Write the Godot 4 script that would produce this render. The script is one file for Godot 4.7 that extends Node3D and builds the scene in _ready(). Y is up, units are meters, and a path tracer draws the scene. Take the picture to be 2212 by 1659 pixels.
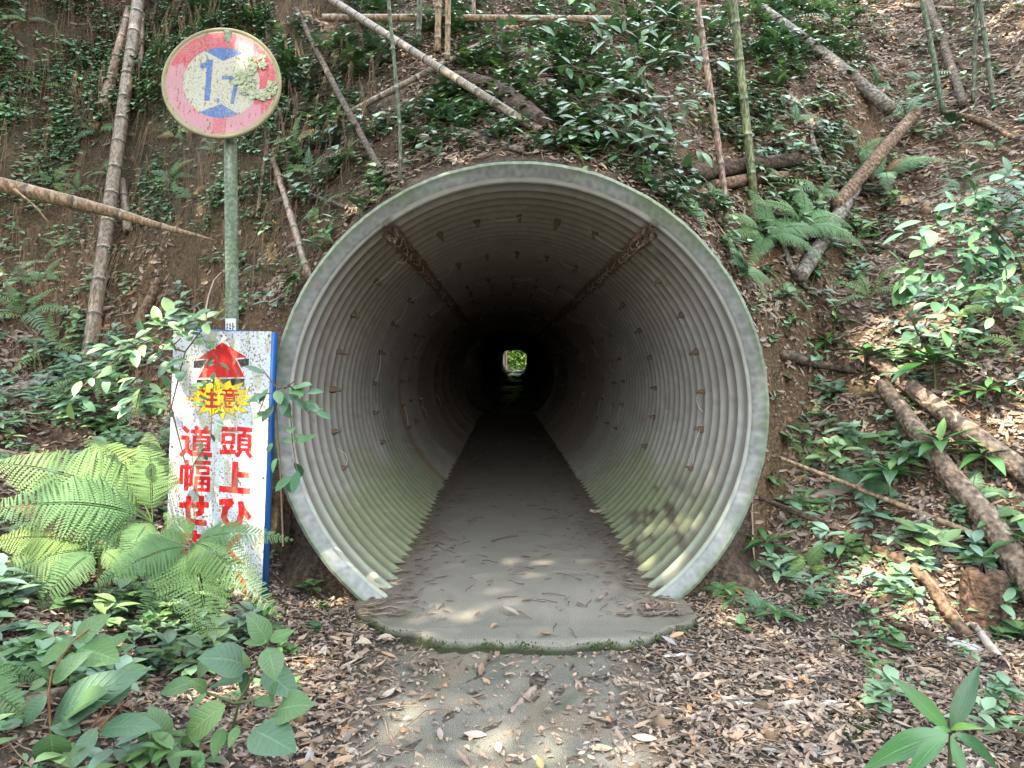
extends Node3D
# A corrugated steel pedestrian tunnel under a wooded bank. Units are metres, y is up, the tunnel runs along -z.

const S := 1024.0 / 2212.0
const F := 710.0
const EYE := Vector3(0, 1.138, 0)
const XC := 0.0785
const YC := 0.92
const R := 1.2
const MZ := -3.44
var cam_basis := Basis.from_euler(Vector3(deg_to_rad(-1.37), deg_to_rad(-0.58), 0))
var rng := RandomNumberGenerator.new()
var n1 := FastNoiseLite.new()
var n2 := FastNoiseLite.new()
var n3 := FastNoiseLite.new()
var M := {}
var names := {}
var SUN := Vector3(-0.42, 0.80, 0.43).normalized()   # towards the sun

# ---------------------------------------------------------------- small helpers
func rnd(a: float, b: float) -> float:
	return rng.randf_range(a, b)

func sp(x: float, k: float) -> float:
	var v := x * k
	if v > 30.0: return x
	return log(1.0 + exp(v)) / k

func smax(a: float, b: float, k: float) -> float:
	return a + sp(b - a, k)

func ss(a: float, b: float, x: float) -> float:
	return smoothstep(a, b, x)

func lin(r: float, g: float, b: float) -> Color:
	return Color(r, g, b).linear_to_srgb()

func numbered(parent: Node, called: String) -> String:
	var key := str(parent.get_instance_id()) + called
	if not names.has(key):
		names[key] = 0
		return called
	names[key] += 1
	return "%s_%03d" % [called, names[key]]

func thing(called: String, label: String, category: String, at := Vector3.ZERO, group := "") -> Node3D:
	var o := Node3D.new()
	o.name = numbered(self, called)
	add_child(o)
	o.position = at
	tag(o, label, category, group)
	return o

func tag(o: Node, label: String, category := "", group := "", kind := "") -> Node:
	if label: o.set_meta("label", label)
	if category: o.set_meta("category", category)
	if group: o.set_meta("group", group)
	if kind: o.set_meta("kind", kind)
	return o

func obj(called: String, mesh: Mesh, mat: Material, parent: Node = self, xf := Transform3D.IDENTITY) -> MeshInstance3D:
	var o := MeshInstance3D.new()
	o.name = numbered(parent, called)
	o.mesh = mesh
	if mat: o.material_override = mat
	parent.add_child(o)
	o.transform = xf
	return o

func begin() -> SurfaceTool:
	var st := SurfaceTool.new()
	st.begin(Mesh.PRIMITIVE_TRIANGLES)
	return st

func done(st: SurfaceTool, smooth := true) -> ArrayMesh:
	st.index()
	if smooth: st.generate_normals()
	return st.commit()

# ---------------------------------------------------------------- lens and ground
func ray(px: float, py: float) -> Vector3:
	return cam_basis * Vector3((px * S - 512.0) / F, -(py * S - 384.0) / F, -1.0)

func at(px: float, py: float, depth: float) -> Vector3:
	var r := ray(px, py)
	return EYE + r * (depth / -r.z)

func hit(px: float, py: float) -> Vector3:
	var r := ray(px, py)
	r = r / -r.z
	var t := 0.9
	while t < 26.0:
		var p := EYE + r * t
		if p.y < h(p.x, p.z):
			var a := t - 0.06
			var b := t
			for i in 10:
				var m := (a + b) / 2
				p = EYE + r * m
				if p.y < h(p.x, p.z): b = m
				else: a = m
			p = EYE + r * a
			var u := absf(p.x - XC)
			if u < 1.25 and p.z < -3.5 and p.z > -3.93 and p.y > 0.6:
				p.z = -3.93
				p.y = h(p.x, p.z)
			return p
		t += 0.06
	return EYE + r * 9.0

func h0(x: float, z: float) -> float:
	var d := -3.55 - z
	var u := x - XC
	var dl := d                      # the bluff eases off higher up
	if d > 3.3: dl = 3.3 + (d - 3.3) * 0.5
	if dl > 6.5: dl = 6.5
	var dd := d
	if d > 7.0: dd = 7.0 + (d - 7.0) * 0.08
	var g := 0.30 * sp(-x - 1.2, 5.0) + 0.16 * sp(d + 1.2, 3.0) * ss(-0.9, -1.8, x)
	var yl := g + 1.7 * sp(dl - 0.9 - 0.25 * sin(x * 1.7 + 1.0), 4.0) - 2.0 * sp(x + 0.8, 4.0)
	var yr := sp(0.64 * (x - 1.4) + 0.84 * max(dd, -0.6), 6.0)
	var au := absf(u)
	var prof := sqrt(1.69 - minf(au, 1.05) * minf(au, 1.05)) - 1.37 * clampf(au - 1.05, 0.0, 0.25) - 1.0 * maxf(0.0, au - 1.3)
	var ym: float = 0.92 - 0.20 + 1.3 + (prof - 1.3) * lerpf(1.0, 0.2, ss(0.4, 2.4, d)) + 0.86 * dd
	ym = lerp(-1.5, ym, ss(0.08, 0.3 + 1.4 * maxf(0.0, au - 1.25), d))
	var y := smax(smax(yl, yr, 6.0), ym, 7.0)
	if z < -33.0: y = lerp(y, 0.9, ss(-33.0, -36.3, z))
	if z < -50.0: y += minf((-50.0 - z) * 0.7, 16.0)
	return y - 0.05

func h(x: float, z: float) -> float:
	var y := h0(x, z)
	var flat: float = 1.0 - ss(0.8, 1.5, abs(x - XC)) if z > -3.6 else 0.0
	var amp := lerpf(1.0, 0.12, flat) * ss(0.1, 0.5, y + 0.35)
	if z < -34.0: amp = 0.1
	amp *= lerpf(0.35, 1.0, ss(0.3, 1.3, absf(z + 3.7) + maxf(0.0, absf(x - XC) - 1.2)))
	return y + amp * (0.16 * n1.get_noise_2d(x, z) + 0.07 * n2.get_noise_2d(x, z)) + 0.012 * n3.get_noise_2d(x * 2, z * 2)

func hn(x: float, z: float) -> Vector3:
	var e := 0.05
	return Vector3(h0(x - e, z) - h0(x + e, z), 2 * e, h0(x, z - e) - h0(x, z + e)).normalized()

func in_view(p: Vector3, margin := 0.06) -> bool:
	var q := cam_basis.inverse() * (p - EYE)
	if q.z > -0.5: return false
	var a := absf(q.x / -q.z)
	var b := absf(q.y / -q.z)
	return a < 0.721 + margin * 5.0 and b < 0.541 + margin

func pxy(p: Vector3) -> Vector2:
	var q := cam_basis.inverse() * (p - EYE)
	return Vector2((q.x / -q.z * F + 512.0) / S, (-q.y / -q.z * F + 384.0) / S)

# ---------------------------------------------------------------- materials
func noise_tex(seed_: int, freq: float, lo: Color, hi: Color, size := 512, type := FastNoiseLite.TYPE_SIMPLEX_SMOOTH, oct := 4, pos := [0.25, 0.75]) -> NoiseTexture2D:
	var n := FastNoiseLite.new()
	n.seed = seed_
	n.noise_type = type
	n.frequency = freq
	n.fractal_octaves = oct
	var g := Gradient.new()
	g.set_color(0, lo); g.set_color(1, hi)
	g.set_offset(0, pos[0]); g.set_offset(1, pos[1])
	var t := NoiseTexture2D.new()
	t.width = size; t.height = size
	t.seamless = true
	t.noise = n
	t.color_ramp = g
	return t

func noise_normal(seed_: int, freq: float, strength: float, size := 512, oct := 4) -> NoiseTexture2D:
	var n := FastNoiseLite.new()
	n.seed = seed_
	n.frequency = freq
	n.fractal_octaves = oct
	var t := NoiseTexture2D.new()
	t.width = size; t.height = size
	t.seamless = true
	t.noise = n
	t.as_normal_map = true
	t.bump_strength = strength
	return t

func mat(col: Color, rough := 0.8, metal := 0.0) -> StandardMaterial3D:
	var m := StandardMaterial3D.new()
	m.albedo_color = col
	m.roughness = rough
	m.metallic = metal
	m.cull_mode = BaseMaterial3D.CULL_DISABLED
	return m

func vmat(rough := 0.85, tint := Color.WHITE) -> StandardMaterial3D:
	var m := mat(tint, rough)
	m.vertex_color_use_as_albedo = true
	return m

func tri(m: StandardMaterial3D, scale: float, world := true) -> StandardMaterial3D:
	m.uv1_triplanar = true
	m.uv1_world_triplanar = world
	m.uv1_scale = Vector3(scale, scale, scale)
	return m

func leaf_tex(parallel: bool) -> Array:
	var w := 96
	var hh := 192
	var im := Image.create(w, hh, false, Image.FORMAT_RGB8)
	var hm := Image.create(w, hh, false, Image.FORMAT_RGB8)
	for y in hh:
		for x in w:
			var u: float = abs((x + 0.5) / w - 0.5) * 2.0
			var v := (y + 0.5) / hh
			var mid := exp(-pow(u / 0.05, 2.0))
			var vein := 0.0
			if parallel:
				vein = 0.35 * (0.5 + 0.5 * cos(u * 26.0)) * (1.0 - u)
			else:
				var k := fposmod((v - u * 0.22) * 9.0, 1.0)
				vein = exp(-pow((k - 0.5) / 0.10, 2.0)) * (1.0 - 0.6 * u)
			var nz := n2.get_noise_2d(x * 0.35, y * 0.35)
			var c := 0.80 + 0.10 * nz + 0.16 * maxf(mid, vein * 0.55)
			im.set_pixel(x, y, Color(c + 0.04 * mid, c, c - 0.05 + 0.05 * mid))
			var hgt := 0.6 - 0.35 * maxf(mid, vein) + 0.08 * nz
			hm.set_pixel(x, y, Color(hgt, hgt, hgt))
	hm.bump_map_to_normal_map(3.0)
	return [ImageTexture.create_from_image(im), ImageTexture.create_from_image(hm)]

func leaf_mat(col: Color, tex: Array, rough := 0.42, back := 0.35) -> StandardMaterial3D:
	var m := mat(col, rough)
	m.albedo_texture = tex[0]
	m.normal_enabled = true
	m.normal_texture = tex[1]
	m.normal_scale = 1.6
	m.backlight_enabled = true
	m.backlight = Color(col.r * back, col.g * back * 1.25, col.b * back * 0.5)
	return m

func plain_leaf(col: Color, rough := 0.5, back := 0.35) -> StandardMaterial3D:
	var m := mat(col, rough)
	m.backlight_enabled = true
	m.backlight = Color(col.r * back, col.g * back * 1.2, col.b * back * 0.5)
	return m

func make_materials() -> void:
	var soil := vmat(0.95)
	soil.albedo_texture = noise_tex(3, 0.03, Color(0.5, 0.5, 0.5), Color(1, 1, 1), 512, FastNoiseLite.TYPE_SIMPLEX_SMOOTH, 5)
	soil.normal_enabled = true
	soil.normal_texture = noise_normal(4, 0.05, 12.0)
	M.soil = tri(soil, 1.9)
	var conc := vmat(0.9)
	conc.albedo_texture = noise_tex(5, 0.33, Color(0.40, 0.40, 0.40), Color(1, 1, 1), 1024, FastNoiseLite.TYPE_SIMPLEX_SMOOTH, 3, [0.3, 0.6])
	conc.normal_enabled = true
	conc.normal_texture = noise_normal(6, 0.3, 3.0, 1024)
	M.concrete = tri(conc, 0.8)
	var wet := mat(lin(0.04, 0.036, 0.03), 0.36)
	wet.normal_enabled = true
	wet.normal_texture = noise_normal(16, 0.012, 1.2)
	M.wet = tri(wet, 0.4)
	var steel := vmat(0.62)
	M.steel = steel
	var zinc := vmat(0.5)
	zinc.metallic = 0.25
	zinc.albedo_texture = noise_tex(9, 0.05, Color(0.74, 0.75, 0.76), Color(1, 1, 1), 512, FastNoiseLite.TYPE_CELLULAR, 1, [0.1, 0.9])
	M.zinc = tri(zinc, 1.3)
	M.rust = tri(mat(lin(0.34, 0.265, 0.195), 0.9), 9.0)
	M.rust.albedo_texture = noise_tex(11, 0.05, Color(0.4, 0.36, 0.34), Color(1.0, 0.95, 0.9))
	M.wire = mat(lin(0.55, 0.53, 0.48), 0.5)
	var rock := vmat(0.95)
	rock.normal_enabled = true
	rock.normal_texture = noise_normal(12, 0.03, 14.0)
	rock.albedo_texture = noise_tex(13, 0.02, Color(0.5, 0.5, 0.5), Color(1, 1, 1))
	M.rock = tri(rock, 0.8)
	var culm := vmat(0.55)
	culm.albedo_texture = noise_tex(19, 0.02, Color(0.55, 0.52, 0.48), Color(1, 1, 1), 512, FastNoiseLite.TYPE_SIMPLEX_SMOOTH, 5, [0.3, 0.65])
	M.culm = tri(culm, 2.2)
	M.culm.uv1_scale = Vector3(5.0, 1.6, 5.0)
	var bark := vmat(0.92)
	bark.albedo_texture = noise_tex(14, 0.06, Color(0.45, 0.43, 0.42), Color(1, 1, 1), 512, FastNoiseLite.TYPE_SIMPLEX_SMOOTH, 5)
	bark.normal_enabled = true
	bark.normal_texture = noise_normal(15, 0.06, 10.0)
	M.bark = tri(bark, 0.9)
	M.litter = vmat(0.8)
	M.litter.backlight_enabled = true
	M.litter.backlight = Color(0.12, 0.08, 0.05)
	M.moss = plain_leaf(lin(0.06, 0.095, 0.015), 0.95, 0.5)
	var tv := leaf_tex(false)
	var tp := leaf_tex(true)
	M.broad = [leaf_mat(lin(0.11, 0.22, 0.095), tv, 0.45), leaf_mat(lin(0.11, 0.23, 0.08), tv, 0.45), leaf_mat(lin(0.085, 0.18, 0.11), tv, 0.45), leaf_mat(lin(0.17, 0.30, 0.11), tv, 0.5)]
	M.lance = [leaf_mat(lin(0.06, 0.19, 0.05), tp, 0.28), leaf_mat(lin(0.08, 0.22, 0.065), tp, 0.3), leaf_mat(lin(0.05, 0.15, 0.06), tp, 0.28), leaf_mat(lin(0.16, 0.33, 0.07), tp, 0.3)]
	M.glossy = [plain_leaf(lin(0.06, 0.14, 0.065), 0.38, 0.3), plain_leaf(lin(0.095, 0.20, 0.085), 0.4, 0.3), plain_leaf(lin(0.05, 0.12, 0.065), 0.36, 0.25), plain_leaf(lin(0.15, 0.24, 0.10), 0.35, 0.4)]
	M.fern = [plain_leaf(lin(0.08, 0.165, 0.058), 0.68, 0.5), plain_leaf(lin(0.105, 0.185, 0.055), 0.68, 0.5), plain_leaf(lin(0.06, 0.14, 0.065), 0.55, 0.4), plain_leaf(lin(0.145, 0.225, 0.055), 0.68, 0.6)]
	M.ground = [plain_leaf(lin(0.10, 0.185, 0.105), 0.42, 0.3), plain_leaf(lin(0.155, 0.25, 0.145), 0.42, 0.3), plain_leaf(lin(0.125, 0.21, 0.15), 0.38, 0.3), plain_leaf(lin(0.18, 0.28, 0.12), 0.45, 0.4)]
	M.fern.append(plain_leaf(lin(0.20, 0.125, 0.06), 0.8, 0.3))
	M.stem = mat(lin(0.10, 0.12, 0.05), 0.7)
	M.twig = mat(lin(0.13, 0.09, 0.06), 0.85)
	M.redstem = mat(lin(0.20, 0.09, 0.04), 0.6)
	M.dark = mat(lin(0.012, 0.012, 0.013), 0.35)
	M.lichen = vmat(0.95)
	M.pole = vmat(0.55)
	M.pole.albedo_texture = noise_tex(18, 0.05, Color(0.62, 0.68, 0.6), Color(1, 1, 1), 256)
	M.pole = tri(M.pole, 3.0)
	M.blue = mat(lin(0.02, 0.11, 0.36), 0.4)
	M.bark_chip = vmat(0.85)

# ---------------------------------------------------------------- ground
func axis_lines(lo: float, hi: float, step: float, far_lo: float, far_hi: float) -> PackedFloat32Array:
	var a: Array = []
	var v := lo
	while v < hi + 0.001:
		a.append(v)
		v += step
	var s := step
	v = a[a.size() - 1]
	while v < far_hi:
		s = minf(s * 1.25, 12.0)
		v += s
		a.append(v)
	s = step
	v = lo
	while v > far_lo:
		s = minf(s * 1.2, 0.9 if v > -60.0 else 12.0)
		v -= s
		a.push_front(v)
	return PackedFloat32Array(a)

func build_ground() -> void:
	var xs := axis_lines(-5.4, 6.2, 0.07, -120, 120)
	var zs := axis_lines(-9.8, 1.0, 0.07, -140, 60)
	var nx := xs.size()
	var nz := zs.size()
	var ys := PackedFloat32Array()
	ys.resize(nx * nz)
	var st := begin()
	for j in nz:
		for i in nx:
			var x := xs[i]
			var z := zs[j]
			var y := h(x, z)
			ys[j * nx + i] = y
			var nn := hn(x, z)
			var a := 0.5 + 0.5 * n1.get_noise_2d(x * 1.7 + 40, z * 1.7)
			var b := 0.5 + 0.5 * n2.get_noise_2d(x * 1.3, z * 1.3 + 70)
			var c := Color(0.105, 0.068, 0.042).lerp(Color(0.19, 0.125, 0.075), a)
			c = c.lerp(Color(0.19, 0.11, 0.05), ss(0.75, 0.5, nn.y) * 0.8)
			c = c.lerp(Color(0.06, 0.075, 0.022), ss(0.62, 0.8, b) * 0.6 * ss(0.95, 0.7, nn.y))
			if x < -0.8: c = c.lerp(Color(0.075, 0.07, 0.035), ss(1.4, 2.6, y) * (0.35 + 0.65 * b))
			c = c.lerp(Color(0.12, 0.105, 0.09), ss(0.2, 0.05, y) * 0.7)
			st.set_color(c)
			st.add_vertex(Vector3(x, y, z))
	for j in nz - 1:
		for i in nx - 1:
			var xm := (xs[i] + xs[i + 1]) / 2 - XC
			var zm := (zs[j] + zs[j + 1]) / 2
			var d := -3.55 - zm
			if absf(xm) < 1.23 and d > -0.02 and d < 0.36: continue
			if absf(xm) < 1.0 and zm < -34.0 and zm > -36.9: continue
			var k := j * nx + i
			for q in [k, k + 1, k + nx, k + 1, k + nx + 1, k + nx]: st.add_index(q)
	st.generate_normals()
	tag(obj("ground", st.commit(), M.soil), "", "", "", "structure")
	# the cut soil face that closes round the back of the pipe
	st = begin()
	var na := 120
	for k in 8:
		for i in na + 1:
			var a := lerpf(-2.5, 2.5, float(i) / na)
			var p0 := Vector3(XC + 1.203 * sin(a), YC + 1.203 * cos(a), -3.52)
			var p1 := p0
			var r := 1.21
			while r < 2.8:
				p1 = Vector3(XC + r * sin(a), YC + r * cos(a), -3.94)
				if absf(p1.x - XC) >= 1.235:
					while p1.z < -3.4 and h(p1.x, p1.z) > p1.y: p1.z += 0.01
					break
				if p1.y >= h(p1.x, -3.94): break
				r += 0.01
			var f := k / 7.0
			var p := p0.lerp(p1, f) + Vector3(0, 0, -0.25 * f * (1.0 - f)) + Vector3(0, 0.02, 0) * sin(f * PI) * n2.get_noise_2d(a * 4, f)
			st.set_color(Color(0.11, 0.075, 0.048))
			st.add_vertex(p)
	for k in 7:
		for i in na:
			var q := k * (na + 1) + i
			for v in [q, q + 1, q + na + 1, q + 1, q + na + 2, q + na + 1]: st.add_index(v)
	st.generate_normals()
	tag(obj("soil_bank", st.commit(), M.soil), "", "", "", "structure")

func path_y(x: float, z: float) -> float:
	return h(x, z) + 0.006

func floor_edge(x: float) -> float:
	var f := clampf((x - XC) / 0.8, -1.05, 1.05)
	return -2.92 - 0.40 * pow(absf(f), 3.0) * (1.15 if f < 0 else 0.75) + 0.09 * n2.get_noise_2d(x * 0.9, 3.0) + 0.02 * n3.get_noise_2d(x * 1.2, 9.0)

func build_floors() -> void:
	# concrete floor of the pipe and its rough front edge
	var st := begin()
	var nx := 40
	var zl: Array = []
	var z := -17.5
	while z < -6.0:
		zl.append(z); z += 0.25
	while z < -3.3:
		zl.append(z); z += 0.06
	zl.append(-3.2); zl.append(-3.1); zl.append(-3.02); zl.append(-2.96)
	for e in 3: zl.append(-2.9 + e)      # edge, drop, foot: replaced below
	for j in zl.size():
		for i in nx + 1:
			var f := float(i) / nx * 2.0 - 1.0
			var zz: float = zl[j]
			var half := 0.80
			var x := XC + f * half
			var y := 0.0 + 0.006 * n2.get_noise_2d(x * 1.5, zz * 1.5)
			var edge := floor_edge(x)
			var q: int = j - (zl.size() - 3)
			if q >= 0:
				zz = edge
				if q == 1:
					zz = edge + 0.012; y -= 0.03
				elif q == 2:
					zz = edge + 0.02; y -= 0.12
				else: y -= 0.004
			else: zz = minf(zz, edge - 0.02 * (zl.size() - 3 - j) / 4.0)
			var a := 0.5 + 0.5 * n1.get_noise_2d(x * 3, zz * 3)
			var b := 0.5 + 0.5 * n2.get_noise_2d(x * 1.1 + 9, zz * 0.6)
			var c := Color(0.50, 0.455, 0.385).lerp(Color(0.40, 0.365, 0.305), a)
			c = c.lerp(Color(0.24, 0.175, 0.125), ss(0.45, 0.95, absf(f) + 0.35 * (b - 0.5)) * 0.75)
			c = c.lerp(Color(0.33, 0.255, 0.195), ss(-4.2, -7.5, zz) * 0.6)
			c = c.lerp(Color(0.25, 0.245, 0.205), ss(-3.35, -3.05, zz + 0.3 * (b - 0.5)) * 0.75)
			c = c.lerp(Color(0.12, 0.15, 0.05), ss(0.55, 0.85, b) * ss(-3.6, -3.1, zz) * ss(0.2, 0.8, -f) * 0.7)
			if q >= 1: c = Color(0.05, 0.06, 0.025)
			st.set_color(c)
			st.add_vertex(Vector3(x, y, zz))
	for j in zl.size() - 1:
		for i in nx:
			var k: int = j * (nx + 1) + i
			for v in [k, k + 1, k + nx + 1, k + 1, k + nx + 2, k + nx + 1]: st.add_index(v)
	st.generate_normals()
	tag(obj("tunnel_floor", st.commit(), M.concrete), "", "", "", "structure")
	# weathered concrete strip of the path outside, on the ground
	st = begin()
	var nz := 60
	nx = 24
	for j in nz + 1:
		for i in nx + 1:
			var zz := lerpf(-2.95, 0.9, float(j) / nz)
			var f := float(i) / nx * 2.0 - 1.0
			var half := 0.62 + 0.10 * n2.get_noise_2d(zz * 1.5, f * 0.3) - 0.10 * ss(-2.6, -1.8, zz)
			var x := XC - 0.08 + f * half
			var a := 0.5 + 0.5 * n1.get_noise_2d(x * 2.2, zz * 2.2)
			var b := 0.5 + 0.5 * n2.get_noise_2d(x * 0.9 + 20, zz * 0.9)
			var c := Color(0.19, 0.182, 0.15).lerp(Color(0.30, 0.275, 0.23), a)
			c = c.lerp(Color(0.30, 0.235, 0.17), ss(0.5, 0.75, b))
			c = c.lerp(Color(0.115, 0.125, 0.09), ss(0.55, 0.75, 0.5 + 0.5 * n2.get_noise_2d(x * 0.8 + 60, zz * 0.8)) * 0.75)
			c = c.lerp(Color(0.16, 0.12, 0.09), ss(0.6, 1.0, absf(f)))
			st.set_color(c)
			st.add_vertex(Vector3(x, path_y(x, zz) - 0.012 * ss(0.85, 1.0, absf(f)), zz))
	for j in nz:
		for i in nx:
			var k: int = j * (nx + 1) + i
			for v in [k, k + nx + 1, k + 1, k + 1, k + nx + 1, k + nx + 2]: st.add_index(v)
	st.generate_normals()
	tag(obj("path", st.commit(), M.concrete), "", "", "", "structure")

# ---------------------------------------------------------------- the steel pipe
func corr(s: float) -> float:          # radius at the distance s behind the mouth
	if s < 0.035: return lerpf(1.2, 1.150, s / 0.035)
	return 1.160 - 0.033 * cos((s - 0.068) / 0.15 * TAU)

func pipe_color(a: float, s: float, r: float) -> Color:
	var x := sin(a) * 2.0
	var y := cos(a) * 2.0
	var n := 0.5 + 0.5 * n1.get_noise_3d(x, y, s)
	var m := 0.5 + 0.5 * n2.get_noise_3d(a * 3.0, s * 0.5, 4.0)
	var da := rad_to_deg(absf(a))
	var c := Color(0.375, 0.365, 0.335).lerp(Color(0.25, 0.24, 0.215), n)
	c = c.lerp(Color(0.20, 0.165, 0.125), ss(85.0, 15.0, da + 40.0 * (m - 0.5)) * 0.55)   # rusty roof
	c = c.lerp(Color(0.18, 0.125, 0.085), ss(0.62, 0.85, m) * 0.5)
	c = c.lerp(Color(0.30, 0.245, 0.195), ss(2.0, 7.0, s) * 0.7)
	var alg := ss(100.0, 128.0, da + 26.0 * (n - 0.5)) * ss(5.0, 1.8, s)
	c = c.lerp(Color(0.185, 0.235, 0.095), alg * 0.75)
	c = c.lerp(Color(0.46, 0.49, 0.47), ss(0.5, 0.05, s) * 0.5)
	var rot := 0.85 * ss(0.60, 0.66, 0.5 + 0.5 * n1.get_noise_3d(a * 7.0, s * 1.6, 9.0) + 0.08 * n3.get_noise_3d(a * 4.0, s, 2.0)) * ss(112.0, 122.0, da) * ss(1.9, 1.2, s) * ss(0.15, 0.4, s)
	if a > 0: c = c.lerp(Color(0.055, 0.03, 0.02), rot)
	if a < 0: c = c.lerp(Color(0.20, 0.12, 0.05), ss(0.2, 0.0, absf(s - 3.6 - 0.2 * m)) * ss(60.0, 90.0, da) * 0.8)
	var spk := 0.5 + 0.5 * n3.get_noise_3d(x * 1.5, y * 1.5, s * 1.5)
	c = c * (0.82 + 0.36 * spk)
	# trough shade and lit crests painted in; dirt along the lap joints
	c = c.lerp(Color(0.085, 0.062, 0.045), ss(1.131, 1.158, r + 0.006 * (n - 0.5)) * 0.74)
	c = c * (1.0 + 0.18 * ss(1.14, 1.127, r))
	c = c.lerp(Color(0.07, 0.045, 0.03), ss(2.4, 0.4, absf(da - 35.5) + 1.4 * (m - 0.5)) * 0.75)
	c = c.lerp(Color(0.42, 0.37, 0.30), ss(0.45, 0.65, spk) * ss(2.5, 0.6, absf(da - 40.5)) * (0.4 if a > 0 else 0.15))
	return c

func plate_mesh(s0: float, s1: float, a0: float, a1: float, off: float) -> ArrayMesh:
	var st := begin()
	var per := 10 if s0 < 5.0 else 6
	var ns := int(ceil((s1 - s0) / 0.15 * per))
	var na := int(ceil(rad_to_deg(a1 - a0) / (1.6 if s0 < 5.0 else 3.0)))
	for j in ns + 1:
		for i in na + 1:
			var s := lerpf(s0, s1, float(j) / ns)
			var a := lerpf(a0, a1, float(i) / na)
			var r := corr(s) - off
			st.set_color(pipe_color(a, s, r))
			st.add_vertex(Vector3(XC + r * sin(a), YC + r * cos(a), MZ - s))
	for j in ns:
		for i in na:
			var k := j * (na + 1) + i
			for v in [k, k + 1, k + na + 1, k + 1, k + na + 2, k + na + 1]: st.add_index(v)
	st.generate_normals()
	return st.commit()

func tube(st: SurfaceTool, pts: Array, r: float, sides := 6, taper := 1.0) -> void:
	var up := Vector3(0.31, 0.9, 0.27)
	for i in pts.size() - 1:
		var a: Vector3 = pts[i]
		var b: Vector3 = pts[i + 1]
		var ra := r * lerpf(1.0, taper, float(i) / (pts.size() - 1))
		var rb := r * lerpf(1.0, taper, float(i + 1) / (pts.size() - 1))
		var d := (b - a).normalized()
		var x := d.cross(up).normalized()
		var y := x.cross(d)
		for k in sides:
			var t0 := TAU * k / sides
			var t1 := TAU * (k + 1) / sides
			var e0 := x * cos(t0) + y * sin(t0)
			var e1 := x * cos(t1) + y * sin(t1)
			for q in [a + e0 * ra, b + e0 * rb, a + e1 * ra, a + e1 * ra, b + e0 * rb, b + e1 * rb]: st.add_vertex(q)

func bolt_mesh() -> ArrayMesh:
	var st := begin()
	# washer plate, nut and thread end along +y
	for part in [[0.030, 0.0, 0.008, 4], [0.024, 0.008, 0.030, 6], [0.012, 0.030, 0.062, 8]]:
		var n: int = part[3]
		for k in n:
			var t0 := TAU * k / n
			var t1 := TAU * (k + 1) / n
			var p0: Vector3 = Vector3(cos(t0), 0, sin(t0)) * part[0]
			var p1: Vector3 = Vector3(cos(t1), 0, sin(t1)) * part[0]
			var lo := Vector3(0, part[1], 0)
			var hi := Vector3(0, part[2], 0)
			for q in [p0 + lo, p0 + hi, p1 + lo, p1 + lo, p0 + hi, p1 + hi, p0 + hi, hi, p1 + hi]: st.add_vertex(q)
	st.generate_normals()
	return st.commit()

func polar(a: float, s: float, r: float) -> Vector3:
	return Vector3(XC + r * sin(a), YC + r * cos(a), MZ - s)

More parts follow.
